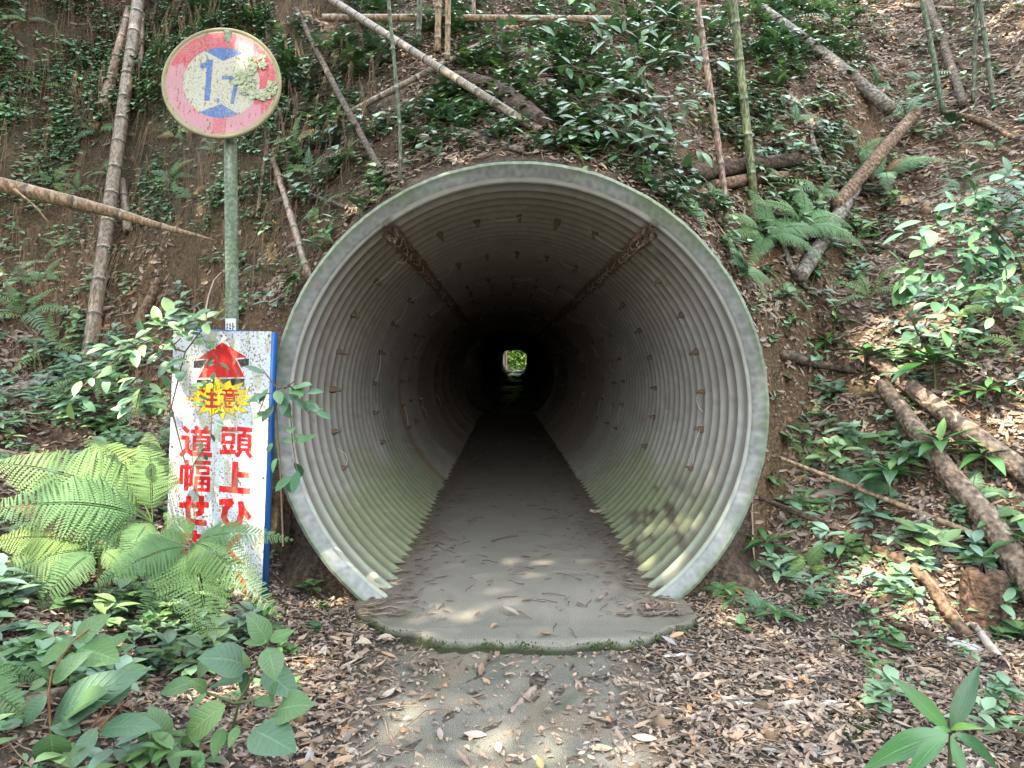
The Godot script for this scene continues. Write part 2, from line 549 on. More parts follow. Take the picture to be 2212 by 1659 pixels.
func build_pipe() -> void:
	var t := thing("corrugated_pipe", "large round corrugated steel tunnel pipe with galvanized rim set into the bank", "tunnel")
	# rim: a flared collar with real sheet thickness
	var st := begin()
	var prof := [[-0.004, 1.203], [-0.006, 1.194], [0.014, 1.172], [0.036, 1.146], [0.044, 1.139], [0.044, 1.146], [0.036, 1.154], [0.006, 1.204], [0.25, 1.206], [0.25, 1.211], [-0.002, 1.208], [-0.004, 1.203]]
	var na := 150
	for k in prof.size():
		for i in na + 1:
			var a := lerpf(-2.53, 2.53, float(i) / na)
			var n := 0.5 + 0.5 * n1.get_noise_3d(a * 2.2, prof[k][0] * 6, 7.0)
			var c := Color(0.44, 0.455, 0.45).lerp(Color(0.27, 0.275, 0.25), n)
			c = c.lerp(Color(0.23, 0.29, 0.16), ss(0.55, 0.8, 0.5 + 0.5 * n2.get_noise_2d(a * 1.3, 31.0)) * 0.6)
			c = c.lerp(Color(0.16, 0.24, 0.09), ss(0.0, -0.006, prof[k][0]) * 0.6)
			st.set_color(c)
			st.set_smooth_group(-1)
			var wob := 0.004 * n2.get_noise_2d(a * 6.0, 2.0)
			st.add_vertex(polar(a, prof[k][0], prof[k][1] + wob))
	for k in prof.size() - 1:
		for i in na:
			var q := k * (na + 1) + i
			for v in [q, q + 1, q + na + 1, q + 1, q + na + 2, q + na + 1]: st.add_index(v)
	st.generate_normals()
	obj("rim", st.commit(), M.zinc, t)
	var rings := [0.78, 2.13, 3.6, 4.2, 5.1, 7.05, 8.25, 10.05, 11.1, 14.0]
	var seam := deg_to_rad(35.5)
	var s0 := 0.038
	for k in rings.size():
		var s1: float = rings[k] + (0.03 if k < rings.size() - 1 else 0.0)
		var o := 0.0025 * (k % 2)
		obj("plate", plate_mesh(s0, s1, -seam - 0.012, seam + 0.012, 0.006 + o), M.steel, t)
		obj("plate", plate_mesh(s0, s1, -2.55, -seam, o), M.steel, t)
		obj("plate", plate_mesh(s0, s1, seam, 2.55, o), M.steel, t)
		s0 = rings[k] - 0.005
	# bolts round each ring
	var bm := bolt_mesh()
	for k in rings.size() - 1:
		var s: float = rings[k]
		var s_b: float = round((s - 0.068) / 0.15) * 0.15 + 0.068
		for i in range(-9, 10):
			var a := deg_to_rad(i * 12.3 + (0.0 if k % 2 == 0 else 1.0)) + rnd(-0.008, 0.008)
			if absf(a) > 2.2: continue
			var inw := -Vector3(sin(a), cos(a), 0)
			var xax := Vector3(0, 0, 1)
			var b := Basis(xax, inw, xax.cross(inw)).rotated(inw, rnd(0, 1.5))
			var lean := Basis(Vector3(rnd(-1, 1), rnd(-1, 1), rnd(-1, 1)).normalized(), rnd(0, 0.25))
			var sc := rnd(0.68, 0.9)
			obj("bolt", bm, M.rust, t, Transform3D(lean * b * Basis.from_scale(Vector3(sc, sc * rnd(0.8, 1.3), sc)), polar(a, s_b, corr(s_b) - 0.002)))
			# loose white wire twisted round some of the bolts
			if k < 6 and rng.randf() < 0.5:
				var w := begin()
				var pts: Array = []
				var dir := 1.0 if rng.randf() < 0.5 else -1.0
				var len_ := rnd(0.08, 0.32)
				var bow := rnd(0.02, 0.07)
				for q in 9:
					var f := q / 8.0
					pts.append(polar(a + dir * (f - 0.12) * len_ / 1.1, s_b + bow * sin(f * PI) * (1 if i % 2 else -1) * 0.8, corr(s_b) - 0.012 - 0.03 * sin(f * PI * rnd(0.9, 1.1))))
				tube(w, pts, 0.0026, 4)
				obj("wire", done(w), M.wire, t)
	# double rows of bolts along both longitudinal seams; the far ones are one piece
	var far: Array = []
	for side in [-1, 1]:
		var s := 0.13
		var i := 0
		while s < 13.8:
			for q in 2:
				var a: float = side * (seam + (-0.012 if q == 0 else 0.03)) + rnd(-0.006, 0.006)
				var inw := -Vector3(sin(a), cos(a), 0)
				var b := Basis(Vector3(0, 0, 1), inw, Vector3(0, 0, 1).cross(inw)).rotated(inw, rnd(0, 1.5))
				var lean := Basis(Vector3(rnd(-1, 1), rnd(-1, 1), rnd(-1, 1)).normalized(), rnd(0, 0.4))
				var xf := Transform3D(lean * b * Basis.from_scale(Vector3.ONE * rnd(0.6, 0.85)), polar(a, s, corr(s) - 0.004))
				if s < 2.6: obj("bolt", bm, M.zinc if (i < 1 and q == 0) else M.rust, t, xf)
				else: far.append(xf)
			if s < 4.0 and rng.randf() < 0.7:
				var w := begin()
				var pts: Array = []
				var a: float = side * seam
				for q in 6:
					var f := q / 5.0
					pts.append(polar(a + rnd(-0.015, 0.015) + side * 0.05 * (f - 0.3), s + 0.05 * sin(f * 2.2), corr(s) - 0.02 - 0.035 * sin(f * PI)))
				tube(w, pts, 0.002, 4)
				obj("wire", done(w), M.wire, t)
			s += 0.075
			i += 1
	var mm := MultiMesh.new()
	mm.transform_format = MultiMesh.TRANSFORM_3D
	mm.mesh = bm
	mm.instance_count = far.size()
	for k in far.size(): mm.set_instance_transform(k, far[k])
	var mi := MultiMeshInstance3D.new()
	mi.name = "far_seam_bolts"
	mi.multimesh = mm
	mi.material_override = M.rust
	mi.set_meta("kind", "stuff")
	t.add_child(mi)
	# rust and root debris caught along the seams
	for side in [-1, 1]:
		var w := begin()
		var s := 0.2
		while s < 9.0:
			var a: float = side * (seam + 0.01) + rnd(-0.03, 0.03)
			var p := polar(a, s, corr(s) - 0.012)
			var q := [p]
			for e in 3:
				q.append(q[e] + Vector3(rnd(-0.02, 0.02), rnd(-0.03, 0.006), rnd(-0.035, 0.035)))
			tube(w, q, rnd(0.0015, 0.004), 4, 0.5)
			s += rnd(0.012, 0.05)
		obj("root_debris", done(w), M.rust, t)

func build_rock_tunnel() -> void:
	var t := thing("rock_tunnel", "rough dark rock-cut passage beyond the far end of the pipe", "tunnel")
	var st := begin()
	var ns := 70
	var na := 64
	for j in ns + 1:
		for i in na + 1:
			var f := float(j) / ns
			var z := lerpf(-17.45, -36.2, f)
			var g := pow(f, 1.2)
			var cx := lerpf(XC, 0.53, g)
			var fy := lerpf(-0.02, 0.95, g)
			var hw := lerpf(1.22, 0.60, ss(0.0, 0.9, f))
			var ht := lerpf(2.14, 1.18, ss(0.0, 0.9, f))
			var a := TAU * i / na
			var ex := sin(a)
			var ey := cos(a)
			var pw := 1.0 / pow(pow(absf(ex), 3.2) + pow(absf(ey), 3.2), 1.0 / 3.2)
			var nn := n1.get_noise_3d(ex * 1.4, ey * 1.4, z * 0.7) * 0.22 + n2.get_noise_3d(ex * 2, ey * 2, z) * 0.09
			nn *= ss(0.0, 0.05, f) * lerpf(1.0, 0.35, f)
			var bulge := 0.0
			if ex < -0.3 and f < 0.25: bulge = -0.30 * ss(0.0, 0.05, f) * (1.0 - absf(ey + 0.1))
			var k := pw * (1.0 + nn + bulge)
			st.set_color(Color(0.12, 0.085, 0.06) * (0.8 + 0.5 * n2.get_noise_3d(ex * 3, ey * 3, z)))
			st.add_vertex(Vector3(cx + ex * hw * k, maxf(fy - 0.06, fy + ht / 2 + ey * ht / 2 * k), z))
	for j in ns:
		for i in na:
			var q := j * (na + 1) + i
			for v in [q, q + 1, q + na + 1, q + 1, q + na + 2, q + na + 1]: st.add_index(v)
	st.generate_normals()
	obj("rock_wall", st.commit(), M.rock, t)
	st = begin()
	for j in 61:
		for i in 13:
			var f := j / 60.0
			var z := lerpf(-17.45, -37.5, f)
			var g := pow(minf(f * 20.05 / 18.75, 1.0), 1.2)
			var x := lerpf(XC, 0.53, g) + (i / 6.0 - 1.0) * 1.5
			st.add_vertex(Vector3(x, lerpf(-0.004, 0.95, g) + 0.022 * sin(f * 34.0) * ss(0.1, 0.3, f) + 0.02 * n1.get_noise_2d(x, z), z))
	for j in 60:
		for i in 12:
			var q := j * 13 + i
			for v in [q, q + 1, q + 13, q + 1, q + 14, q + 13]: st.add_index(v)
	st.generate_normals()
	obj("wet_floor", st.commit(), M.wet, t)
	# a pale timber post standing just outside the far opening
	var p := begin()
	var q: Array = []
	for e in 8: q.append(Vector3(0.02 + 0.006 * sin(e), 0.85 + 0.22 * e, -36.6))
	tube(p, q, 0.10, 10, 0.95)
	var o := obj("post", done(p), mat(lin(0.42, 0.32, 0.22), 0.8))
	tag(o, "pale post standing at the left of the far tunnel opening", "post")

# ---------------------------------------------------------------- poles, logs and branches
const WOOD := {
	"bamboo_tan": [Color(0.42, 0.29, 0.17), Color(0.30, 0.20, 0.12)],
	"bamboo_pink": [Color(0.40, 0.29, 0.21), Color(0.29, 0.20, 0.145)],
	"bamboo_grey": [Color(0.36, 0.29, 0.215), Color(0.21, 0.165, 0.115)],
	"bamboo_green": [Color(0.20, 0.24, 0.10), Color(0.13, 0.17, 0.07)],
	"bamboo_bluegreen": [Color(0.15, 0.19, 0.12), Color(0.10, 0.14, 0.09)],
	"log_grey": [Color(0.36, 0.32, 0.27), Color(0.21, 0.19, 0.16)],
	"log_brown": [Color(0.33, 0.22, 0.14), Color(0.21, 0.13, 0.08)],
	"log_pale": [Color(0.44, 0.34, 0.26), Color(0.29, 0.21, 0.155)],
	"rotten": [Color(0.15, 0.095, 0.06), Color(0.065, 0.045, 0.035)],
	"branch": [Color(0.22, 0.165, 0.12), Color(0.13, 0.095, 0.07)],
}

func wood_mesh(pts: Array, radii: Array, style: String) -> ArrayMesh:
	var cv := Curve3D.new()
	cv.bake_interval = 0.02
	for i in pts.size():
		var tang := Vector3.ZERO
		if pts.size() > 2 and i > 0 and i < pts.size() - 1: tang = (pts[i + 1] - pts[i - 1]) / 6.0
		cv.add_point(pts[i], -tang, tang)
	var L := cv.get_baked_length()
	var bamboo := style.begins_with("bamboo")
	var stops: Array = []
	var gap := rnd(0.2, 0.28)
	if bamboo:
		var s := rnd(0.02, 0.15)
		stops.append([0.0, 1.0, 0])
		while s < L - 0.03:
			stops.append([s - 0.03, 1.0, 0]); stops.append([s - 0.007, 1.0, 1]); stops.append([s, 1.11, 2]); stops.append([s + 0.007, 1.02, 3]); stops.append([s + 0.03, 0.99, 0])
			s += gap * rnd(0.9, 1.1)
		stops.append([L, 1.0, 0])
	else:
		var n := int(clampf(L / 0.05, 4, 60))
		for i in n + 1: stops.append([L * i / n, 1.0, 0])
	var sides := 14 if not bamboo else 10
	var st := begin()
	var c0: Color = WOOD[style][0]
	var c1: Color = WOOD[style][1]
	var so := rnd(0, 100)
	var prev_x := Vector3.ZERO
	var cols := sides + 1
	var rows := 0
	var amp := 0.0 if bamboo else (0.28 if style == "rotten" else 0.10)
	for e in stops:
		var s: float = clampf(e[0], 0.0, L)
		var p := cv.sample_baked(s)
		var d := (cv.sample_baked(minf(s + 0.02, L)) - cv.sample_baked(maxf(s - 0.02, 0.0))).normalized()
		var x := (d.cross(Vector3(0.2, 0.95, 0.3)).normalized() if prev_x == Vector3.ZERO else (prev_x - d * prev_x.dot(d)).normalized())
		prev_x = x
		var y := d.cross(x)
		var f := s / maxf(L, 0.001)
		var k := f * (radii.size() - 1)
		var ki := int(minf(floor(k), radii.size() - 2))
		var r: float = lerpf(radii[ki], radii[ki + 1], k - ki) * e[1]
		for i in cols:
			var a := TAU * i / sides
			var nn := n1.get_noise_3d(cos(a) * 1.2 + so, sin(a) * 1.2, s * 4.0 * (0.35 if bamboo else 1.0))
			var nn2 := n2.get_noise_3d(cos(a) * 2.5 + so, sin(a) * 2.5, s * 2.0)
			var rr := r * (1.0 + amp * nn + amp * 0.7 * nn2)
			var c := c0.lerp(c1, clampf(0.5 + 0.9 * nn + 0.4 * nn2, 0, 1))
			if e[2] == 1 or e[2] == 2: c = c1 * 0.55
			elif e[2] == 3: c = c0.lerp(Color(0.5, 0.46, 0.38), 0.5)
			st.set_color(c)
			st.add_vertex(p + (x * cos(a) + y * sin(a)) * rr)
		rows += 1
	for j in rows - 1:
		for i in sides:
			var q := j * cols + i
			for v in [q, q + cols, q + 1, q + 1, q + cols, q + cols + 1]: st.add_index(v)
	for end in [0, rows - 1]:
		st.set_color(c0 * 0.9 if not bamboo else c1 * 0.25)
		var p := cv.sample_baked(0.0 if end == 0 else L)
		st.add_vertex(p)
		var ci := rows * cols + (0 if end == 0 else 1)
		for i in sides:
			var q: int = end * cols + i
			for v in ([ci, q, q + 1] if end == 0 else [ci, q + 1, q]): st.add_index(v)
	st.generate_normals()
	return st.commit()

# pts: [px, py, thickness in px, optional depth]; without a depth the point lies on the ground
func pole(called: String, label: String, cat: String, style: String, pts: Array, group := "", sink := 0.85) -> MeshInstance3D:
	var P: Array = []
	var rr: Array = []
	var first := 5.0
	for e in pts:
		var p := hit(e[0], e[1])
		if e.size() > 3:                      # depth; 0: as far as the first point; negative: so much before the ground
			var z: float = e[3] if e[3] > 0 else (first if e[3] == 0 else -p.z + e[3])
			p = at(e[0], e[1], z)
		var dist := -(p.z - EYE.z)
		var r: float = e[2] * S * 0.5 / F * dist
		if e.size() <= 3:
			p += (EYE - p).normalized() * r * sink * 2.0
		P.append(p)
		rr.append(r)
		if P.size() == 1: first = dist
	if called == "bamboo" and pts[pts.size() - 1][1] < 0: P[P.size() - 1] += (P[P.size() - 1] - P[0]) * 0.7
	# keep the pole out of the ground between its ends
	var worst := 0.0
	for i in P.size() - 1:
		for k in range(1, 12):
			var q: Vector3 = P[i].lerp(P[i + 1], k / 12.0)
			worst = maxf(worst, h(q.x, q.z) + rr[i] * 0.7 - q.y)
	if worst > 0.0:
		worst = minf(worst, 0.7)
		for i in P.size():
			if pts[i].size() <= 3:
				P[i] += (EYE - P[i]).normalized() * worst * 0.9
	var base: Vector3 = P[0]
	for i in P.size(): P[i] = P[i] - base
	var o := obj(called, wood_mesh(P, rr, style), M.culm if style.begins_with("bamboo") else M.bark, self, Transform3D(Basis.IDENTITY, base))
	tag(o, label, cat, group)
	return o

func build_poles() -> void:
	pole("bamboo_pole", "long thick grey bamboo pole leaning on the bluff left of the round sign", "bamboo pole", "bamboo_grey", [[190, 782, 30], [303, -30, 24]])
	pole("bamboo_pole", "shorter tan bamboo pole leaning behind the thick leaning pole at the upper left", "bamboo pole", "bamboo_pink", [[222, 232, 20], [280, 20, 17]])
	pole("bamboo_pole", "short hanging bamboo stub just right of the thick leaning pole's top", "bamboo pole", "bamboo_pink", [[304, 150, 11], [306, 30, 12]])
	pole("bamboo_pole", "stubby bamboo end standing behind the crossing of the two left poles", "bamboo pole", "bamboo_grey", [[277, 500, 20], [264, 390, 16]])
	# the broken bamboo with a split, tapering end
	pole("broken_bamboo", "yellow broken bamboo lying across the left side with a split tapering tip", "bamboo pole", "bamboo_tan", [[-60, 384, 33, 3.9], [120, 428, 31, 4.05], [246, 459, 28, 4.2], [330, 484, 20, 4.25], [400, 502, 12, 4.3], [468, 520, 2, 4.3]])
	pole("bamboo_splinter", "thin dry splinter hanging from the broken bamboo at the left edge", "splinter", "bamboo_tan", [[30, 408, 5, 3.92], [80, 450, 4, 3.95], [120, 500, 3, 3.98]])
	pole("branch", "dark leaning branch running from the top edge down to the pipe's left shoulder", "branch", "branch", [[838, 395, 15, -0.1], [725, 190, 13, -0.3], [640, 20, 10, -0.1]])
	pole("bamboo_pole", "thin short bamboo stick hanging on the bluff right of the sign post", "bamboo pole", "bamboo_pink", [[556, 470, 9], [580, 290, 9]])
	pole("bamboo_pole", "pale bamboo pole leaning from the bluff down behind the pipe's left rim", "bamboo pole", "bamboo_pink", [[664, 612, 16], [591, 345, 13]])
	pole("bamboo_pole", "short brown stick lying on the bluff left of the pipe's shoulder", "stick", "branch", [[655, 415, 9], [765, 455, 10]])
	pole("bamboo_pole", "long weathered bamboo pole slanting down from the top edge to above the pipe", "bamboo pole", "bamboo_grey", [[1165, 282, 19, -0.12], [1040, 204, 18.5, -0.3], [900, 116, 18, -0.4], [700, -10, 17, -0.15]])
	pole("bamboo_pole", "thinner grey bamboo pole crossing under the long slanting one", "bamboo pole", "bamboo_grey", [[748, 247, 13, -0.15], [895, 170, 12.5, -0.35], [1045, 92, 12, -0.15]])
	pole("bamboo_pole", "horizontal bamboo pole tied high across the slope at the top edge", "bamboo pole", "bamboo_tan", [[700, 38, 15, -0.3], [1100, 40, 14, -0.35], [1500, 42, 13, -0.3]])
	pole("bamboo", "green bamboo stem behind the left part of the horizontal pole", "bamboo stem", "bamboo_bluegreen", [[905, 100, 12], [907, -40, 11, 0]])
	pole("bamboo", "tan bamboo stem behind the horizontal pole, left one of the close pair", "bamboo stem", "bamboo_tan", [[945, 112, 14], [948, -40, 13, 0]])
	pole("bamboo", "tan bamboo stem in front of the horizontal pole, right one of the close pair", "bamboo stem", "bamboo_tan", [[966, 130, 12, -0.45], [969, -40, 12, 0]])
	pole("bamboo", "grey thin bamboo stem right of the close pair at the top edge", "bamboo stem", "bamboo_grey", [[1024, 65, 9], [1022, -40, 9, 0]])
	pole("bamboo", "slender greenish stem standing between the crossed poles and the rim", "stem", "bamboo_bluegreen", [[863, 395, 8], [860, 230, 8, 0], [830, -30, 7, 0]])
	pole("log", "grey log lying in the plants just above the pipe's crown", "log", "log_grey", [[975, 278, 17], [1130, 325, 14]])
	pole("log", "thin brown log half hidden in plants above the pipe, left of the grey log", "log", "log_brown", [[868, 292, 10], [1000, 318, 12]])
	pole("rotten_log", "thick dark rotten log below the slanting pole in the middle of the slope", "log", "rotten", [[985, 168, 30], [1075, 200, 48], [1165, 268, 44]])
	pole("bamboo", "orange-tan bamboo stem standing right of the sapling", "bamboo stem", "bamboo_pink", [[1567, 432, 14], [1535, 200, 14, 0], [1498, -40, 13, 0]])
	pole("bamboo", "thick green bamboo stem right of the orange-tan one", "bamboo stem", "bamboo_green", [[1628, 420, 18], [1600, 150, 18, 0], [1578, -40, 17, 0]])
	pole("fallen_log", "grey fallen trunk lying down the slope at the upper right", "log", "log_grey", [[1645, 20, 24, -0.25], [1780, 120, 27, -0.35], [1925, 238, 30, -0.25]])
	pole("fallen_log", "brown smooth log below the grey fallen trunk on the right slope", "log", "log_brown", [[1980, 242, 24, -0.12], [1890, 345, 28, -0.2], [1805, 445, 28, -0.12]])
	pole("fallen_log", "grey-brown log overlapping the lower end of the brown smooth log", "log", "log_grey", [[1845, 408, 28, -0.12], [1790, 500, 30, -0.2], [1728, 598, 32, -0.12]])
	pole("rotten_log", "long decaying dark log right above the pipe's right shoulder", "log", "rotten", [[1395, 392, 26], [1560, 365, 36], [1735, 342, 30]])
	pole("rotten_log", "orange crumbling log under the long decaying dark log", "log", "log_brown", [[1540, 400, 22], [1640, 385, 26], [1720, 378, 18]])
	pole("branch", "crooked grey branch lying below the grey fallen trunk", "branch", "log_grey", [[1690, 190, 7], [1745, 250, 8], [1760, 320, 10], [1795, 395, 11]])
	pole("branch", "brown branch crossing the right slope below the ferns", "branch", "branch", [[1690, 505, 20], [1800, 520, 18], [1905, 530, 14], [1965, 555, 10]])
	pole("branch", "thin bent branch leaning right of the pipe's shoulder", "branch", "log_grey", [[1680, 490, 10], [1712, 580, 11], [1745, 625, 9]])
	pole("bamboo", "blue-green bamboo stem left of the brown trunk at the upper right", "bamboo stem", "bamboo_bluegreen", [[2038, 245, 11], [2012, 100, 11, 0], [1985, -30, 11, 0]])
	pole("fallen_tree", "slim brown trunk slanting across the upper right slope", "trunk", "branch", [[2082, 225, 16], [2050, 130, 17], [1995, -20, 17]])
	pole("bamboo", "thin dark green stem at the upper right, left one of the crossing pair", "bamboo stem", "bamboo_bluegreen", [[2102, 220, 8], [2112, -30, 9, 0]])
	pole("bamboo", "thin dark green stem at the upper right, right one of the crossing pair", "bamboo stem", "bamboo_bluegreen", [[2148, 235, 10], [2112, -30, 10, 0]])
	pole("log", "small pale log lying flat at the top edge of the right slope", "log", "log_pale", [[1955, 12, 10], [2060, 20, 10]])
	pole("log", "brown broken branch in the litter below the thin crossing stems", "branch", "log_brown", [[2075, 250, 12], [2130, 265, 14], [2190, 300, 8]])
	pole("stick", "forked pale stick in the litter left of the pale-leaved shrub", "stick", "log_pale", [[1640, 640, 4], [1700, 700, 5]])
	pole("log", "long pale log running down to the right edge of the picture", "log", "log_pale", [[1905, 830, 30], [2040, 1010, 42], [2140, 1130, 50], [2260, 1320, 60], [2330, 1430, 64]])
	pole("log", "broad weathered log lying behind the long pale log at the right", "log", "log_pale", [[1880, 770, 30], [2010, 870, 38], [2240, 1040, 46]])
	pole("log", "short grey log end poking out beside the pipe's right rim", "log", "branch", [[1690, 765, 22], [1760, 785, 20], [1850, 800, 14]])
	pole("branch", "thick dry branch lying left of the stump at the lower right", "branch", "log_brown", [[1890, 1185, 18], [1985, 1235, 26], [2040, 1310, 26], [2088, 1372, 24]])
	pole("bamboo_pole", "thin tan bamboo cane lying across the litter at the right", "bamboo pole", "bamboo_tan", [[1675, 985, 7], [1880, 1065, 11], [2125, 1162, 13]])
	pole("hose", "black plastic hose half buried in litter right of the pipe", "hose", "rotten", [[1640, 1075, 10], [1790, 1135, 12], [1880, 1175, 12], [1945, 1205, 10]])
	pole("stick", "thin brown stick in the litter right of the small ferns", "stick", "branch", [[1755, 1372, 7], [1850, 1390, 10], [1935, 1405, 9]])
	pole("stick", "dark stick running towards the peeling bark at the lower right", "stick", "rotten", [[1925, 1345, 14], [2020, 1375, 15], [2055, 1390, 12]])
	pole("log", "sawn grey log end lying in ferns at the left edge", "log", "log_grey", [[-30, 862, 30], [60, 838, 30], [118, 815, 28]])
	pole("log", "stout dead branch propped behind the vine left of the board", "branch", "log_brown", [[295, 705, 22], [322, 650, 20], [343, 603, 15]])
	pole("log", "mossy log lying in litter at the left edge below the sawn log", "log", "log_pale", [[-40, 975, 26], [60, 995, 26], [112, 1010, 22]])
	pole("log", "dark fallen stem slanting behind the vine at the left", "branch", "branch", [[165, 905, 12], [210, 950, 12], [250, 1000, 9]])
	pole("log", "flat weathered plank-like log in the lower left corner under the leaves", "log", "log_pale", [[-40, 1540, 34], [120, 1505, 36], [240, 1478, 22]])
	pole("stick", "long thin stick lying left to right below the big fern", "stick", "log_pale", [[215, 1440, 7], [330, 1415, 8], [520, 1385, 7]])
	pole("stick", "second long stick in the litter below the long thin one", "stick", "branch", [[200, 1462, 9], [330, 1432, 9], [470, 1408, 6]])
	# stump
	var st := begin()
	var b := hit(2125, 1325)
	var cols := 25
	for j in 12:
		for i in cols:
			var a := TAU * i / 24.0
			var f := j / 11.0
			var n := n1.get_noise_3d(cos(a) * 3, sin(a) * 3, f * 0.4) * 0.28 + n2.get_noise_3d(cos(a) * 5, sin(a) * 5, f) * 0.2
			var r := 0.085 * (1.15 - 0.22 * f) * (1.0 + n)
			if j == 11: r *= 0.35
			var y := 0.24 * minf(f * 1.1, 1.0) + 0.05 * n1.get_noise_2d(cos(a) * 4, sin(a) * 4) * f
			st.set_color(Color(0.20, 0.12, 0.075).lerp(Color(0.06, 0.035, 0.022), clampf(0.5 + n * 2.5, 0, 1)))
			st.add_vertex(Vector3(cos(a) * r, y - 0.06, sin(a) * r))
	for j in 11:
		for i in cols - 1:
			var q := j * cols + i
			for v in [q, q + cols, q + 1, q + 1, q + cols, q + cols + 1]: st.add_index(v)
	st.generate_normals()
	tag(obj("tree_stump", st.commit(), M.bark, self, Transform3D(Basis.IDENTITY, b)), "dark rotten tree stump beside the long pale log at the lower right", "stump")

func board_piece(called: String, label: String, cat: String, a: Array, b: Array, w_px: float, col: Color, thick := 0.012, group := "") -> void:
	var p := hit(a[0], a[1])
	var q := hit(b[0], b[1])
	var d := q - p
	var n := hn((p.x + q.x) / 2, (p.z + q.z) / 2)
	var dist := -(p.z)
	var w: float = w_px * S / F * dist
	var x := d.normalized()
	var y := (n - x * n.dot(x)).normalized()
	var z := x.cross(y)
	var st := begin()
	var L := d.length()
	var seg := 10
	var offs := rnd(0, 50)
	for k in seg + 1:
		var f := float(k) / seg
		var wl := w * 0.5 * (1.0 + 0.35 * n2.get_noise_2d(f * 5, offs))
		var wr := w * 0.5 * (1.0 + 0.35 * n2.get_noise_2d(f * 5, offs + 9))
		if k == 0 or k == seg:
			wl *= rnd(0.3, 1.0); wr *= rnd(0.3, 1.0)
		var lift := 0.01 * n1.get_noise_2d(f * 3, offs)
		var arr := [Vector3(f * L, 0, -wl), Vector3(f * L, thick + lift, -wl * 0.8), Vector3(f * L, thick + lift + w * 0.12, 0), Vector3(f * L, thick + lift, wr * 0.8), Vector3(f * L, 0, wr)]
		for v in arr:
			st.set_color(col * (1.0 + 0.5 * n2.get_noise_2d(v.z * 60 + offs, f * 3)))
			st.add_vertex(v)
	for k in seg:
		for i in 4:
			var e := k * 5 + i
			for v in [e, e + 5, e + 1, e + 1, e + 5, e + 6]: st.add_index(v)
	st.generate_normals()
	var o := obj(called, st.commit(), M.bark_chip, self, Transform3D(Basis(x, y, z), p + y * 0.004))
	tag(o, label, cat, group)

